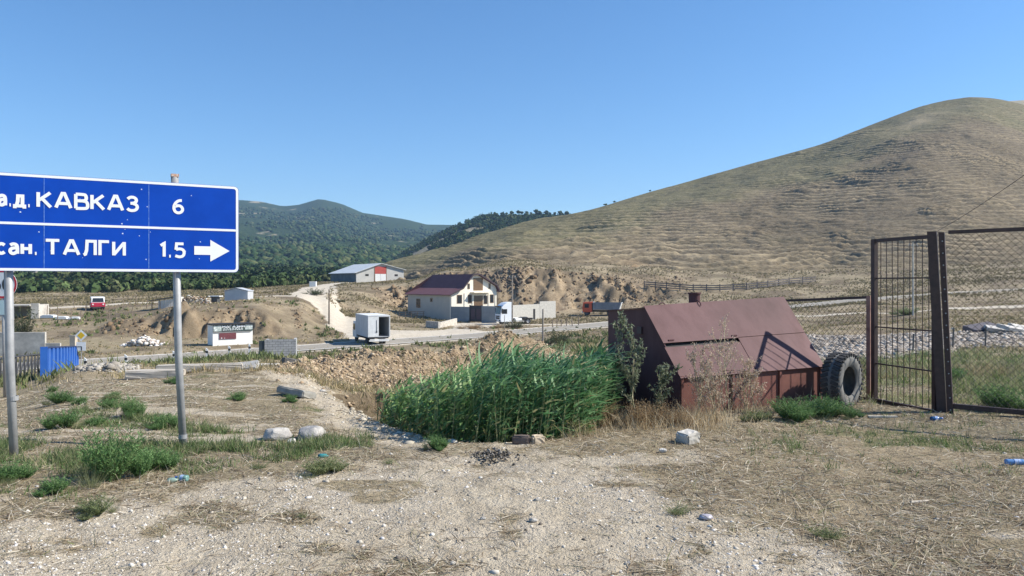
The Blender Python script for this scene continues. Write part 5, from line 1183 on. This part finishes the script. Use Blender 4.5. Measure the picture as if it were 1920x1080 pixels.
# tufts over the middle ground
def tufts(name, label, N, y0, y1, p0, p1, fn, h0, h1_, cols, per=7, wd=.012, matl=None, pw=1.0):
    p, m = onground(N, y0, y1, p0, p1, fn, pw); n = len(p)
    cc = palette(n, cols, .2); sz = rng.uniform(.6, 1.3, n)
    b = np.repeat(p, per, 0); b[:, :2] += rng.normal(0, .35, (n*per, 2))*np.repeat(sz*h1_*.55, per)[:, None]
    a = rng.uniform(0, 6.28, n*per); ti = rng.uniform(.05, .75, n*per); d = np.stack([np.cos(a)*ti, np.sin(a)*ti, np.ones(n*per)], -1); d /= np.linalg.norm(d, axis=1, keepdims=True)
    L = rng.uniform(h0, h1_, n*per)*np.repeat(sz, per); W = wd*np.clip(b[:, 1]/14, 1, 9)
    o = link(name, blades(name, b-np.array([0, 0, .02]), d, L, W, np.repeat(cc, per, 0)*rng.uniform(.8, 1.2, (n*per, 1)), 2, .4), matl or strawm); return stuff(o, name, label, 'grass')
DRYC = [(.42,.34,.20),(.34,.27,.15),(.26,.22,.11),(.48,.40,.26),(.20,.20,.09)]
ok = lambda m: (1-np.clip(m[3]+m[4], 0, 1))*(1-m[2]*.75)
tufts('field_grass', 'dry grass tufts over the fields and verges in the middle distance', 90000, 19, 130, -250, 2150, lambda X, Y, Z, m, px, py: np.clip(.35+fbm(X*.2, Y*.2, 421, 3)*1.4, .06, 1)*ok(m)*(1-(px < 300)*(Y < 33)*.88), .08, .28, DRYC, 5, .014)
tufts('slope_grass', 'dry grass on the terraces and banks at the foot of the hills', 90000, 128, 240, -300, 2150, lambda X, Y, Z, m, px, py: np.clip(.45+fbm(X*.1, Y*.1, 431, 3)*1.4, .08, 1)*ok(m), .15, .5, [(.26,.22,.12),(.20,.17,.09),(.32,.26,.15),(.14,.13,.07)], 4, .016)
tufts('foreground_weeds', 'mixed green and olive weeds on the ground below the blue sign', 16000, 7.6, 12.5, -120, 700, lambda X, Y, Z, m, px, py: np.clip(m[1]*1.0-.05, 0, 1)*np.clip(.15+fbm(X*1.0, Y*1.0, 441, 4)*2.6, 0, 1), .05, .19, [(.09,.16,.05),(.15,.21,.08),(.22,.25,.12),(.30,.28,.16)], 7, .009, leafm)
tufts('weedy_grass', 'olive weeds over the verges and the left bank', 26000, 22, 118, -250, 1400, lambda X, Y, Z, m, px, py: np.clip(m[1]*1.3+fbm(X*.15, Y*.15, 425, 3)*.8-.1, 0, 1)*ok(m), .2, .6, [(.16,.19,.08),(.22,.23,.11),(.12,.15,.06)], 7, .03)
tufts('meadow_grass', 'green and straw coloured meadow grass behind the mesh fence', 26000, 12.6, 31, 1420, 2200, lambda X, Y, Z, m, px, py: np.clip(m[1]*1.1+.1, 0, 1)*np.clip(.35+fbm(X*.7, Y*.7, 451, 3)*1.8, .08, 1)*(Y > 13.3-(px-1700)*.0045)*(1-poly_in(X, Y, BUNK)), .06, .32, [(.18,.25,.085),(.28,.31,.13),(.42,.38,.21),(.12,.19,.065),(.50,.43,.28)], 6, .009)
tufts('green_weeds', 'low green weeds creeping through the straw in the foreground', 42000, 5.6, 19, -150, 2070, lambda X, Y, Z, m, px, py: np.clip(m[1]*1.1-.12, 0, 1)*(Y < 13.2), .04, .15, [(.10,.16,.05),(.16,.21,.08),(.22,.25,.12)], 6, .009, leafm)
# dry tall grass in front of the bunker and round the pit
def tall(X, Y, Z, m, px, py):
    a = np.exp(-((px-1240)/150)**4)*np.exp(-((Y-11.6)/.75)**2)
    b = np.exp(-((px-1480)/150)**4)*np.exp(-((Y-12.7)/.45)**2)*.5
    c = np.exp(-((px-1060)/90)**4)*np.exp(-((Y-10.6)/.2)**2)*.35
    return np.clip(a+b+c, 0, 1)*.6*np.clip(.6+fbm(X*2, Y*2, 443, 3)*1.5, .1, 1)*(1-poly_in(X, Y, BUNK))
tufts('tall_dry_grass', 'tall straw coloured grass in front of the steel bunker', 12000, 9.8, 14, 860, 1640, tall, .08, .40, [(.55,.44,.28),(.46,.36,.22),(.66,.57,.40),(.30,.22,.14)], 7, .006)

# ================================================================== REEDS
def reeds():
    X, Y = fan(9000, 10.0, 20, 690, 1190); ins = poly_in(X, Y, PIT)
    px = px_of(X, Y); ins &= (px > 700) & (Y < 13.2+(px-690)*.012+rng.uniform(-.4, .8, len(X))) & (Y < 17.5)
    X, Y, px = X[ins], Y[ins], px[ins]; k = rng.permutation(len(X))[:1450]; X, Y, px = X[k], Y[k], px[k]
    Z = H(X, Y); n = len(X)
    top_py = np.interp(px, [690,740,800,850,890,910,960,1010,1050,1100,1140,1180], [748,737,720,700,686,676,678,676,676,680,674,704])+rng.exponential(20, n)+fbm(px*.035, Y*.5, 55, 2)*30-9
    zt_ = EYE-(top_py-HZ)/F*Y
    hgt = np.clip(zt_-Z, .4, 2.7); stem0 = np.stack([X, Y, Z-.03], -1); lean = rng.normal(0, .06, (n, 3))+np.array([.10, 0, 0]); lean[:, 2] = 1; lean /= np.linalg.norm(lean, axis=1, keepdims=True)
    cs = palette(n, [(.16,.22,.08),(.22,.27,.11),(.30,.30,.15)], .15)
    o1 = blades('stems', stem0, lean, hgt*.95, np.full(n, .016), cs, 3, .05, side=np.tile([[1., .3, 0]], (n, 1)))
    per = 12; t_ = np.tile(np.linspace(.12, .98, per), n)+rng.uniform(-.03, .03, n*per); b = np.repeat(stem0, per, 0)+np.repeat(lean*hgt[:, None], per, 0)*t_[:, None]
    a = rng.normal(0, .85, n*per); flip = rng.uniform(0, 1, n*per) < .2; a = np.where(flip, a+np.pi, a)
    el = rng.uniform(.4, 1.15, n*per); d = np.stack([np.cos(a)*np.cos(el), np.sin(a)*np.cos(el), np.sin(el)], -1)
    L = rng.uniform(.26, .52, n*per)*np.clip(np.repeat(hgt, per)/1.9, .5, 1.1); cc = palette(n*per, [(.065,.165,.06),(.095,.22,.085),(.14,.28,.115),(.045,.12,.045),(.20,.34,.16)], .2)
    low = (t_ < .32)[:, None]; cc = np.where(low & (rng.uniform(0, 1, (n*per, 1)) < .45), cc*.3+np.array([.32,.28,.14])*.7, cc)
    yl = (np.repeat(px, per) < 880)[:, None]; cc = np.where(yl, cc*np.array([1.5, 1.25, 1.1]), cc); ylw = rng.uniform(0, 1, (n*per, 1)) < .04; cc = np.where(ylw, np.array([.34, .32, .16]), cc)
    bdv = 4; V = []
    side = np.stack([-np.sin(a), np.cos(a), np.full(n*per, .35)], -1)
    me = blades('reeds', b, d, L, rng.uniform(.026, .048, n*per), cc, 4, .0, side=side)
    # droop
    co = np.zeros(len(me.vertices)*3, np.float32); me.vertices.foreach_get('co', co); co = co.reshape(n*per, 10, 3); tt = np.repeat(np.linspace(0, 1, 5), 2)
    co[:, :, 2] -= (L*rng.uniform(.05, .5, n*per))[:, None]*tt[None]**2.2; co[:, :, 0] += (L*.18)[:, None]*tt[None]**2; me.vertices.foreach_set('co', co.ravel()); me.update()
    o = link('reeds', me, mat_attr('reed_leaf', rough=.5, trans=.35, spec=.35)); tag(o, 'dense bed of tall green reeds leaning in the wind', 'reeds', kind='stuff')
    q = link('stems', o1, leafm, o); q['kind'] = 'stuff'
reeds()

# ================================================================== SINGLE PLANTS
def bush_mesh(name, r, h, n, leaf, cols, seed, feathery=True, stemcol=(.22,.24,.12)):
    g = np.random.default_rng(seed)
    a = g.uniform(0, 6.28, n); ti = g.uniform(0, 1, n)**.6; d = np.stack([np.cos(a)*ti*r/h, np.sin(a)*ti*r/h, np.full(n, 1.)], -1); L = h*g.uniform(.4, 1.15, n)*(1-.25*ti); dn = d/np.linalg.norm(d, axis=1, keepdims=True)
    b0 = np.stack([np.cos(a)*r*.15*ti, np.sin(a)*r*.15*ti, np.zeros(n)-.02], -1)
    global rng
    keep = rng; rng = g
    Ln = L*np.linalg.norm(d, axis=1)*.95
    st_ = blades(name, b0, dn, Ln, np.full(n, leaf*.35), palette(n, [stemcol], .2), 3, .12)
    per = 22; t = g.uniform(.2, 1, n*per); b = np.repeat(b0, per, 0)+np.repeat(dn*Ln[:, None], per, 0)*t[:, None]+g.normal(0, .02, (n*per, 3))*h
    aa = g.uniform(0, 6.28, n*per); dd_ = np.stack([np.cos(aa), np.sin(aa), g.uniform(.2, 1.4, n*per)], -1); dd_ /= np.linalg.norm(dd_, axis=1, keepdims=True)
    lf = blades(name, b, dd_, g.uniform(.6, 1.5, n*per)*leaf*(5 if feathery else 2.2), np.full(n*per, leaf), palette(n*per, cols, .22), 2, .3)
    rng = keep; return st_, lf
GB = [(.10,.20,.065),(.14,.25,.085),(.20,.31,.12),(.07,.15,.05)]
OB = [(.16,.21,.085),(.22,.26,.115),(.28,.29,.15),(.12,.15,.07)]
BR_ = [(.34,.24,.13),(.26,.17,.09),(.44,.33,.19),(.20,.13,.08)]
PRO = {'g1': bush_mesh('foliage', .5, .5, 190, .011, GB, 1), 'g2': bush_mesh('foliage', .5, .42, 170, .011, GB, 2), 'g3': bush_mesh('foliage', .5, .62, 200, .011, GB, 3), 'o1': bush_mesh('foliage', .5, .4, 130, .011, OB, 4), 'o2': bush_mesh('foliage', .5, .3, 70, .01, OB, 5, False),
       'b1': bush_mesh('foliage', .5, .6, 120, .012, BR_, 6, False, (.25,.18,.1)), 'd1': bush_mesh('foliage', .5, .5, 60, .016, [(.07,.09,.045),(.11,.12,.06)], 7, False, (.12,.09,.06))}
for a, b in PRO.values(): a.materials.append(leafm); b.materials.append(leafm)
def bush(kind, px, py, wpx, label, Y=None, hs=1.0, cat='bush', nm='bush'):
    p = P(px, Y) if Y else hit(px, py)
    sc_ = wpx/F*p[1]*.98; o = thing(nm, label, cat, p, random.uniform(0, 6.28)); o.scale = (sc_, sc_, sc_*hs)
    ex = random.uniform(.8, 1.2); o.scale = (sc_*ex, sc_/ex, sc_*hs)
    for j in range(1 if kind in ('o2',) else 3):
        for me, k in zip(PRO[kind], ('stems', 'foliage')):
            c = bpy.data.objects.new(k, me); COL.objects.link(c); c.parent = o
            if j: a = random.uniform(0, 6.28) if j == 1 else a+2.4; f = random.uniform(.45, .75); c.location = (.36*math.cos(a), .36*math.sin(a), 0); c.scale = (f, f, f*random.uniform(.7, 1.1)); c.rotation_euler = (0, 0, a)
    return o
BL = [('g1',110,757,56,'small green bush by the left path end, nearest the blue parapet'),('g2',153,757,40,'small round green bush right of the parapet foot'),
 ('g3',243,784,62,'tall bright green bush, largest of those on the bare ground left of the sign post'),('g2',202,766,50,'pale green bush just left of the tall bright one'),('o1',212,752,40,'thin olive tuft behind the tall bright bush'),
 ('g1',125,802,76,'wide green bush left of the sign post, lower edge shaded'),('g2',185,797,44,'green bush between the wide bush and the tall one'),('g2',308,802,70,'sprawling green bush just left of the right sign post'),
 ('g2',448,750,42,'grey-green bush before the broken slabs'),('g1',545,754,34,'small bright green clump beside the dark slab'),('g1',815,842,58,'feathery green bush at the corner of the reed pit'),
 ('g1',12,905,90,'green bush at the left frame edge beside the sign post foot'),('g3',205,905,150,'broad green bush in front of the sign, widest of the foreground bushes'),('g2',105,925,80,'green bush low on the left next to the widest foreground bush'),
 ('g2',280,880,110,'green weeds right of the widest foreground bush below the sign post'),('o1',180,965,96,'olive green bush at the gravel edge, lowest in the picture'),('o1',600,890,90,'thin green weeds beside the teal scrap'),
 ('o2',485,880,60,'dark leafy weed below the two boulders'),('o1',570,845,50,'small olive weeds under the grey boulder'),('o2',730,870,44,'flat green patch of weed left of the burnt heap'),
 ('o2',568,972,40,'small green weed alone on the gravel'),('g1',1478,786,90,'green bush at the foot of the bunker under the gate shadow'),('g2',1540,784,110,'low green bush in front of the tyre'),('g1',1595,784,50,'small green bush between tyre and gate leaf'),
 ('o1',1420,790,60,'olive bush at the foot of the bunker left of the green ones'),('g1',1875,770,110,'dark green bush behind the mesh fence at the right frame edge'),('g2',1790,715,70,'green weed patch behind the gate post'),
 ('o2',1550,1010,110,'matted olive weed on the gravel at the lower right'),('o2',1270,965,90,'flat olive grass clump on the gravel right of centre'),('o1',1640,690,50,'olive bush seen through the gate leaf'),
 ('b1',1235,796,70,'brown seeded bush against the left corner of the bunker'),('b1',1200,800,80,'rust-brown dry bush below the tall thistle'),('b1',1145,798,70,'dry brown bush at the right end of the reeds'),('b1',1275,800,56,'tan dry bush touching the bunker front'),
 ('g2',330,720,40,'faint green bush beside the kerb behind the sign post'),('g1',100,735,26,'small dark bush under the parapet edge beam'),('g2',215,745,30,'small green tuft near the grey rubble heap')]
for k, px, py, wd_, lb in BL: bush(k, px, py, wd_, lb, hs=1.25 if k in ('g3', 'b1') else 1.0)
bush('d1', 612, 660, 26, 'dark spiky bush beside the road left of the box truck', 70); bush('d1', 1050, 640, 70, 'grey-green bushes right of the bare post', 72, 1.0); bush('d1', 965, 605, 46, 'dry bush at the yard edge in front of the tractor', 116, .8)
bush('d1', 45, 640, 70, 'dark bare shrub behind the concrete wall', 90, 1.8); bush('b1', 890, 610, 60, 'dry brown weeds before the yard gate', 117, .3); bush('b1', 935, 612, 40, 'dry brown weeds at the foot of the tall thin pole', 116, .4)
bush('d1', 590, 545, 50, 'dark bushes in the eroded hollow beside the upper dirt road', 150, .6); bush('d1', 635, 550, 30, 'single dark bush on the slope below the barn', 150, .6)
bush('o1', 1700, 590, 60, 'grey-green bush in the dry field seen through the gate leaf', 95, .7)
# --- branching weeds
def weed(name, label, p, hgt, nb, cols, seed, leaf=.03, spread=.45, lean=(0, 0), buds=True, dens=1):
    g = random.Random(seed); o = thing(name, label, 'weed', p); segs = []; lf = []
    def grow(a, d, L, r, lev):
        n = 5; pts = [a]; 
        for i in range(n): d = (d+Vector((g.gauss(0,.09), g.gauss(0,.09), g.gauss(.03,.05)))).normalized(); pts.append(pts[-1]+d*L/n)
        segs.append((pts, r))
        for i in range(1, n+1):
            if lev < 2:
                for _ in range(g.choice((1,2)) if lev == 0 else g.choice((0,0,1))):
                    if i < n or lev == 0: a_ = g.uniform(0, 6.28); grow(pts[i], (d+Vector((math.cos(a_), math.sin(a_)*.7, .25))*spread*2.0).normalized(), L*g.uniform(.25, .45)*(1.25-i/n*.5), r*.55, lev+1)
            for _ in range(dens if lev else 1): lf.append(pts[i]+Vector((g.gauss(0,.02), g.gauss(0,.02), g.gauss(0,.02))))
    for i in range(nb): grow(Vector((g.gauss(0,.05), g.gauss(0,.05), 0)), Vector((g.gauss(lean[0],.16), g.gauss(lean[1],.12), 1)).normalized(), hgt*g.uniform(.7, 1), .008, 0)
    q = MB()
    for pts, r in segs: q.tube(pts, r, 4, r*.5, cap=False)
    q.build('stem', mat('weed_stem', (.40,.36,.24), (.30,.28,.17), 8, .9), o)
    b = np.array(lf); n = len(b); rep_ = 4; b = np.repeat(b, rep_, 0); d = rng.normal(size=(n*rep_, 3)); d[:, 2] += .3; d /= np.linalg.norm(d, axis=1, keepdims=True)
    link('leaves', blades('leaves', b, d, rng.uniform(.6, 1.3, n*rep_)*leaf, np.full(n*rep_, leaf*.4), palette(n*rep_, cols, .2), 2, .2), leafm, o); return o
TH = [(.20,.23,.15),(.27,.30,.21),(.15,.18,.10)]
weed('thistle', 'tall grey-green thistle against the dark end of the bunker', P(1193, 11.9), 1.38, 3, TH, 3, .06, .35, dens=2)
weed('thistle', 'shorter grey-green thistle right of the tall one before the bunker end', P(1228, 12.0), .9, 2, TH, 5, .05, .4, dens=2)
PL = [(.55,.44,.34),(.62,.53,.42),(.45,.34,.25)]
weed('seeded_weed', 'tall pale seeded weed in front of the bunker lids, left stalks', P(1315, 11.95), 1.15, 4, PL, 11, .028, .5, dens=2)
weed('seeded_weed', 'tall pale seeded weed in front of the bunker lids, highest stalks in the middle', P(1362, 12.1), 1.45, 4, PL, 12, .028, .5, (-.08, 0), dens=2)
weed('seeded_weed', 'pale seeded weed in front of the bunker, nearest the gate shadow', P(1405, 12.2), 1.0, 3, PL, 13, .028, .5, dens=2)
weed('seeded_weed', 'short pale seeded weed low against the bunker front wall', P(1340, 11.7), .7, 3, PL, 14, .026, .55, dens=2)
# --- trees standing on the spur skyline
for i in range(16):
    px_ = 925+i*9+random.uniform(-3, 3); pr = float(np.interp(px_, spx, [510,476,452,436,424,413,405,403,402,404,406,412,430,450])); d_ = 890; x, y_ = xy(px_, d_); z = EYE-(pr-HZ)/F*d_-1.0; hh2 = random.uniform(4, 8)
    t_ = thing('skyline_tree', 'small dark tree standing on the skyline of the rocky spur', 'tree', (x, y_, z), 0, 'small trees on the skyline of the rocky spur')
    MB().tube([(0,0,-1), (.2,0,hh2*.5)], .25, 6, .12).build('trunk', MATS['old_wood'], t_)
    n = 34; d = rng.normal(size=(n, 3)); d /= np.linalg.norm(d, axis=1, keepdims=True); pos = d*np.array([1, 1, .8])*hh2*.3*rng.uniform(.4, 1, (n, 1))+np.array([0, 0, hh2*.62])
    link('crown', rocks_mesh('crown', pos, rng.uniform(.1, .2, n)*hh2, palette(n, GRN, .25), ICO1, .8, .3, False), MATS['foliage_far'], t_)
# lone shrubs on the hill skyline
for px_ in (1134, 1152, 1219, 1136.5):
    X_, Y_, Z_, _ = hill_fn(np.array([float(px_)]), np.array([1.0])); n = 14; pos = rng.normal(0, .3, (n, 3))*np.array([1.2, 1, .5])+np.array([0, 0, .4])
    o = link('hill_shrub', rocks_mesh('hill_shrub', pos, rng.uniform(.15, .4, n), palette(n, GRN, .2), ICO1, .8, .3, False), MATS['foliage_far'], None, (X_[0], Y_[0], Z_[0])); tag(o, 'tiny dark shrub on the skyline of the bare hill', 'shrub', 'shrubs on the skyline of the bare hill')

# ================================================================== STONES, SLABS AND LITTER
def rk(px, py, wpx, label, c1, c2, dims=(1,.8,.6), rz=0, seed=1, name='boulder', cat='boulder', sink=.15):
    p = hit(px, py); return rock_thing(name, label, cat, p, wpx/F*p[1]/2, c1, c2, dims, rz, seed, sink=sink)
W1, W2 = (.62,.60,.55), (.50,.47,.42); G1, G2 = (.20,.20,.20), (.30,.29,.28)
rk(521, 824, 62, 'rough white boulder, left of the pair below the broken slabs', (.46,.44,.40), (.33,.31,.28), (1,.8,.55), .2, 3, sink=.35)
rk(583, 824, 66, 'grey boulder with a white top, right of the pair below the broken slabs', (.22,.22,.22), (.42,.40,.37), (1,.8,.62), .6, 8, sink=.35)
rk(547, 832, 18, 'small round white stone in front of the two boulders', (.68,.65,.6), W1, (1,.9,.8), 0, 12, 'stone', 'stone')
def blockthing(name, label, cat, px, py, dims, rz, c1, c2, tilt=(0,0), bevel=.02, Y=None):
    p = P(px, Y) if Y else hit(px, py); import bmesh
    bm = bmesh.new(); bmesh.ops.create_cube(bm, size=1); bmesh.ops.scale(bm, vec=dims, verts=bm.verts); bmesh.ops.subdivide_edges(bm, edges=bm.edges, cuts=3, use_grid_fill=True)
    bmesh.ops.bevel(bm, geom=[e for e in bm.edges if e.calc_face_angle(0) > .5], offset=bevel, segments=2, affect='EDGES')
    for v in bm.verts: v.co += Vector((random.gauss(0, 1), random.gauss(0, 1), random.gauss(0, 1)))*min(dims)*.025
    me = bpy.data.meshes.new(name); bm.to_mesh(me); bm.free()
    o = link(name, me, mat('b_'+name+str(int(c1[0]*99)), c1, c2, 4, .9, bs=.6, bd=.01), None, (p[0], p[1], p[2]+dims[2]*.42)); o.rotation_euler = (R(tilt[0]), R(tilt[1]), R(rz)); return tag(o, label, cat)
blockthing('concrete_chunk', 'pale block chunk with a dark left side lying before the bunker', 'concrete block', 1290, 830, (.26,.22,.16), 38, (.52,.50,.46), (.36,.34,.30), (4,-3))
blockthing('brick_chunk', 'dark brown half block lying at the front edge of the reeds', 'brick', 978, 832, (.24,.13,.12), -8, (.10,.08,.07), (.16,.12,.10))
blockthing('stone_block', 'beige stone block right beside the dark brick before the reeds', 'stone block', 1008, 832, (.17,.13,.12), 25, (.55,.46,.34), (.45,.37,.27))
blockthing('concrete_slab', 'broken grey concrete slab tilted up with a dark underside behind the sign post', 'concrete slab', 445, 712, (1.05,.7,.16), 12, (.40,.39,.36), (.30,.29,.27), (10,-6), Y=20)
blockthing('concrete_slab', 'dark tilted slab at the upper end of the pale pit edge', 'concrete slab', 556, 742, (.62,.5,.14), -18, (.20,.20,.18), (.33,.32,.29), (-14,8))
blockthing('concrete_slab', 'flat whitish slab lying near the block enclosure', 'concrete slab', 498, 694, (.75,.5,.08), 5, (.62,.58,.52), (.52,.49,.44), Y=23)
blockthing('stone_slab', 'small dark rock in front of the block enclosure', 'rock', 543, 687, (.45,.4,.2), 30, (.08,.08,.075), (.15,.14,.13), (0,12), Y=24)
blockthing('kerb_stone', 'long pale kerb stone, left of two behind the bushes', 'kerb stone', 292, 715, (1.4,.25,.22), 10, (.50,.46,.40), (.42,.38,.32), Y=19)
blockthing('kerb_stone', 'long pale kerb stone passing behind the right sign post', 'kerb stone', 375, 708, (2.1,.25,.2), 14, (.50,.46,.40), (.42,.38,.32), Y=19.5)
blockthing('wood_strip', 'pale flat board on the ground beside the foot of the gate leaf', 'board', 1655, 783, (.46,.06,.03), -4, (.62,.56,.46), (.5,.44,.35), bevel=.004)
blockthing('wood_strip', 'pale broken stick lying on the straw at the lower right', 'stick', 1725, 943, (.2,.03,.02), 8, (.62,.56,.46), (.5,.44,.35), bevel=.004)
for px_, Y_, dm, rz_, c1, lb in ((1842,46,(1.9,1.1,.35),12,(.10,.09,.10),'dark slab leaning on the rubble at the right'),(1875,45,(1.5,1.0,.22),-20,(.42,.40,.37),'pale slab propped over the dark slab at the right'),(1905,44,(2.0,.9,.22),15,(.42,.40,.38),'grey slab at the right frame edge of the rubble'),(1925,46,(1.8,.9,.2),-8,(.46,.44,.40),'white slab on top of the grey one at the frame edge')):
    blockthing('rubble_slab', lb, 'slab', px_, 0, dm, rz_, c1, tuple(x*1.25 for x in c1), (random.uniform(8, 24), random.uniform(-20, 20)), Y=Y_).location.z += .12
for px_, py_, wd_, sd_, lb in ((1000,978,20,3,'dark flat stone on the gravel just right of centre'),(905,975,14,4,'small dark stone on the gravel left of two pale ones'),(1008,940,16,9,'flat brown stone near the middle of the gravel'),(1243,848,20,14,'white angular stone in the straw before the pale block'),(800,818,26,5,'white stone at the sharp corner of the pit edge'),(605,735,14,6,'white pebble on the pale pit edge')):
    rk(px_, py_, wd_, lb, (.30,.27,.23) if 'dark' in lb or 'brown' in lb else W1, W2, (1,.7,.5), 0, sd_, 'stone', 'stone')
# burnt heap
p0 = hit(925, 858); n = 300; q = rng.normal(0, 1, (n, 2))*np.array([.14, .10]); z = H(q[:, 0]+p0[0], q[:, 1]+p0[1])+np.clip(.09-np.abs(q[:, 0])*.25, 0, 1)*rng.uniform(0, 1, n)
o = link('burnt_heap', rocks_mesh('burnt_heap', np.column_stack([q[:, 0]+p0[0], q[:, 1]+p0[1], z]), rng.uniform(.006, .024, n), palette(n, [(.06,.055,.05),(.18,.165,.145),(.10,.09,.08),(.3,.27,.23)], .2), ICO1, .8), rockm); stuff(o, 'burnt_heap', 'small dark heap of ash and charred bits on the gravel', 'ash heap')
# bottles and scraps
def bottle(px, py, label, col, rz, L=.24, cap=(.02,.10,.45)):
    p = hit(px, py); s = thing('plastic_bottle', label, 'bottle', (p[0], p[1], p[2]+.035), R(rz)); m, t, b = nodes('bottle_'+str(px)); b.inputs['Base Color'].default_value = (*col, 1); b.inputs['Roughness'].default_value = .15; b.inputs['Transmission Weight'].default_value = .4; b.inputs['IOR'].default_value = 1.3
    MB().lathe([(.001,0),(.032,.003),(.035,.02),(.031,L*.35),(.035,L*.6),(.03,L*.72),(.013,L*.88),(.013,L*.95),(.001,L*.95)], 16, 'x').build('body', m, s, smooth=True)
    MB().lathe([(.001,L*.94),(.017,L*.94),(.017,L*1.03),(.001,L*1.03)], 12, 'x').build('cap', mat('cap_blue', cap, cap, 3, .4), s)
    MB().lathe([(.0355,L*.3),(.0355,L*.55),(.0345,L*.55),(.0345,L*.3)], 16, 'x').build('wrapper', mat('bottle_wrap', (.55,.62,.70), (.05,.2,.55), 18, .5), s)
bottle(1745, 790, 'crushed dark blue bottle at the foot of the double gate post', (.02,.12,.30), 10, .2)
bottle(1885, 872, 'clear blue plastic bottle lying in the straw at the right frame edge', (.20,.40,.75), -4, .3)
bottle(352, 904, 'bottle with a bright blue cap under the weeds below the right sign post', (.25,.45,.42), 168, .14, (.01,.12,.75))
def scrap(px, py, label, col, size, seed, nm='plastic_scrap'):
    p = hit(px, py); g = np.random.default_rng(seed); V, Fc = ICO2; W = V*g.uniform(.45, 1.1, (len(V), 1))*np.array([1, .7, .35])*size
    o = link(nm, np_mesh(nm, W, Fc), mat('scrap'+str(px), col, tuple(c*.7 for c in col), 30, .4), None, (p[0], p[1], p[2]+size*.25)); tag(o, label, 'litter')
scrap(605, 858, 'crumpled teal plastic scrap among the weeds', (.06,.30,.30), .08, 2); scrap(1325, 975, 'crumpled clear plastic bag at the edge of the gravel', (.50,.47,.52), .08, 3); scrap(322, 905, 'torn greenish plastic lying beside the blue cap', (.30,.42,.36), .08, 4)
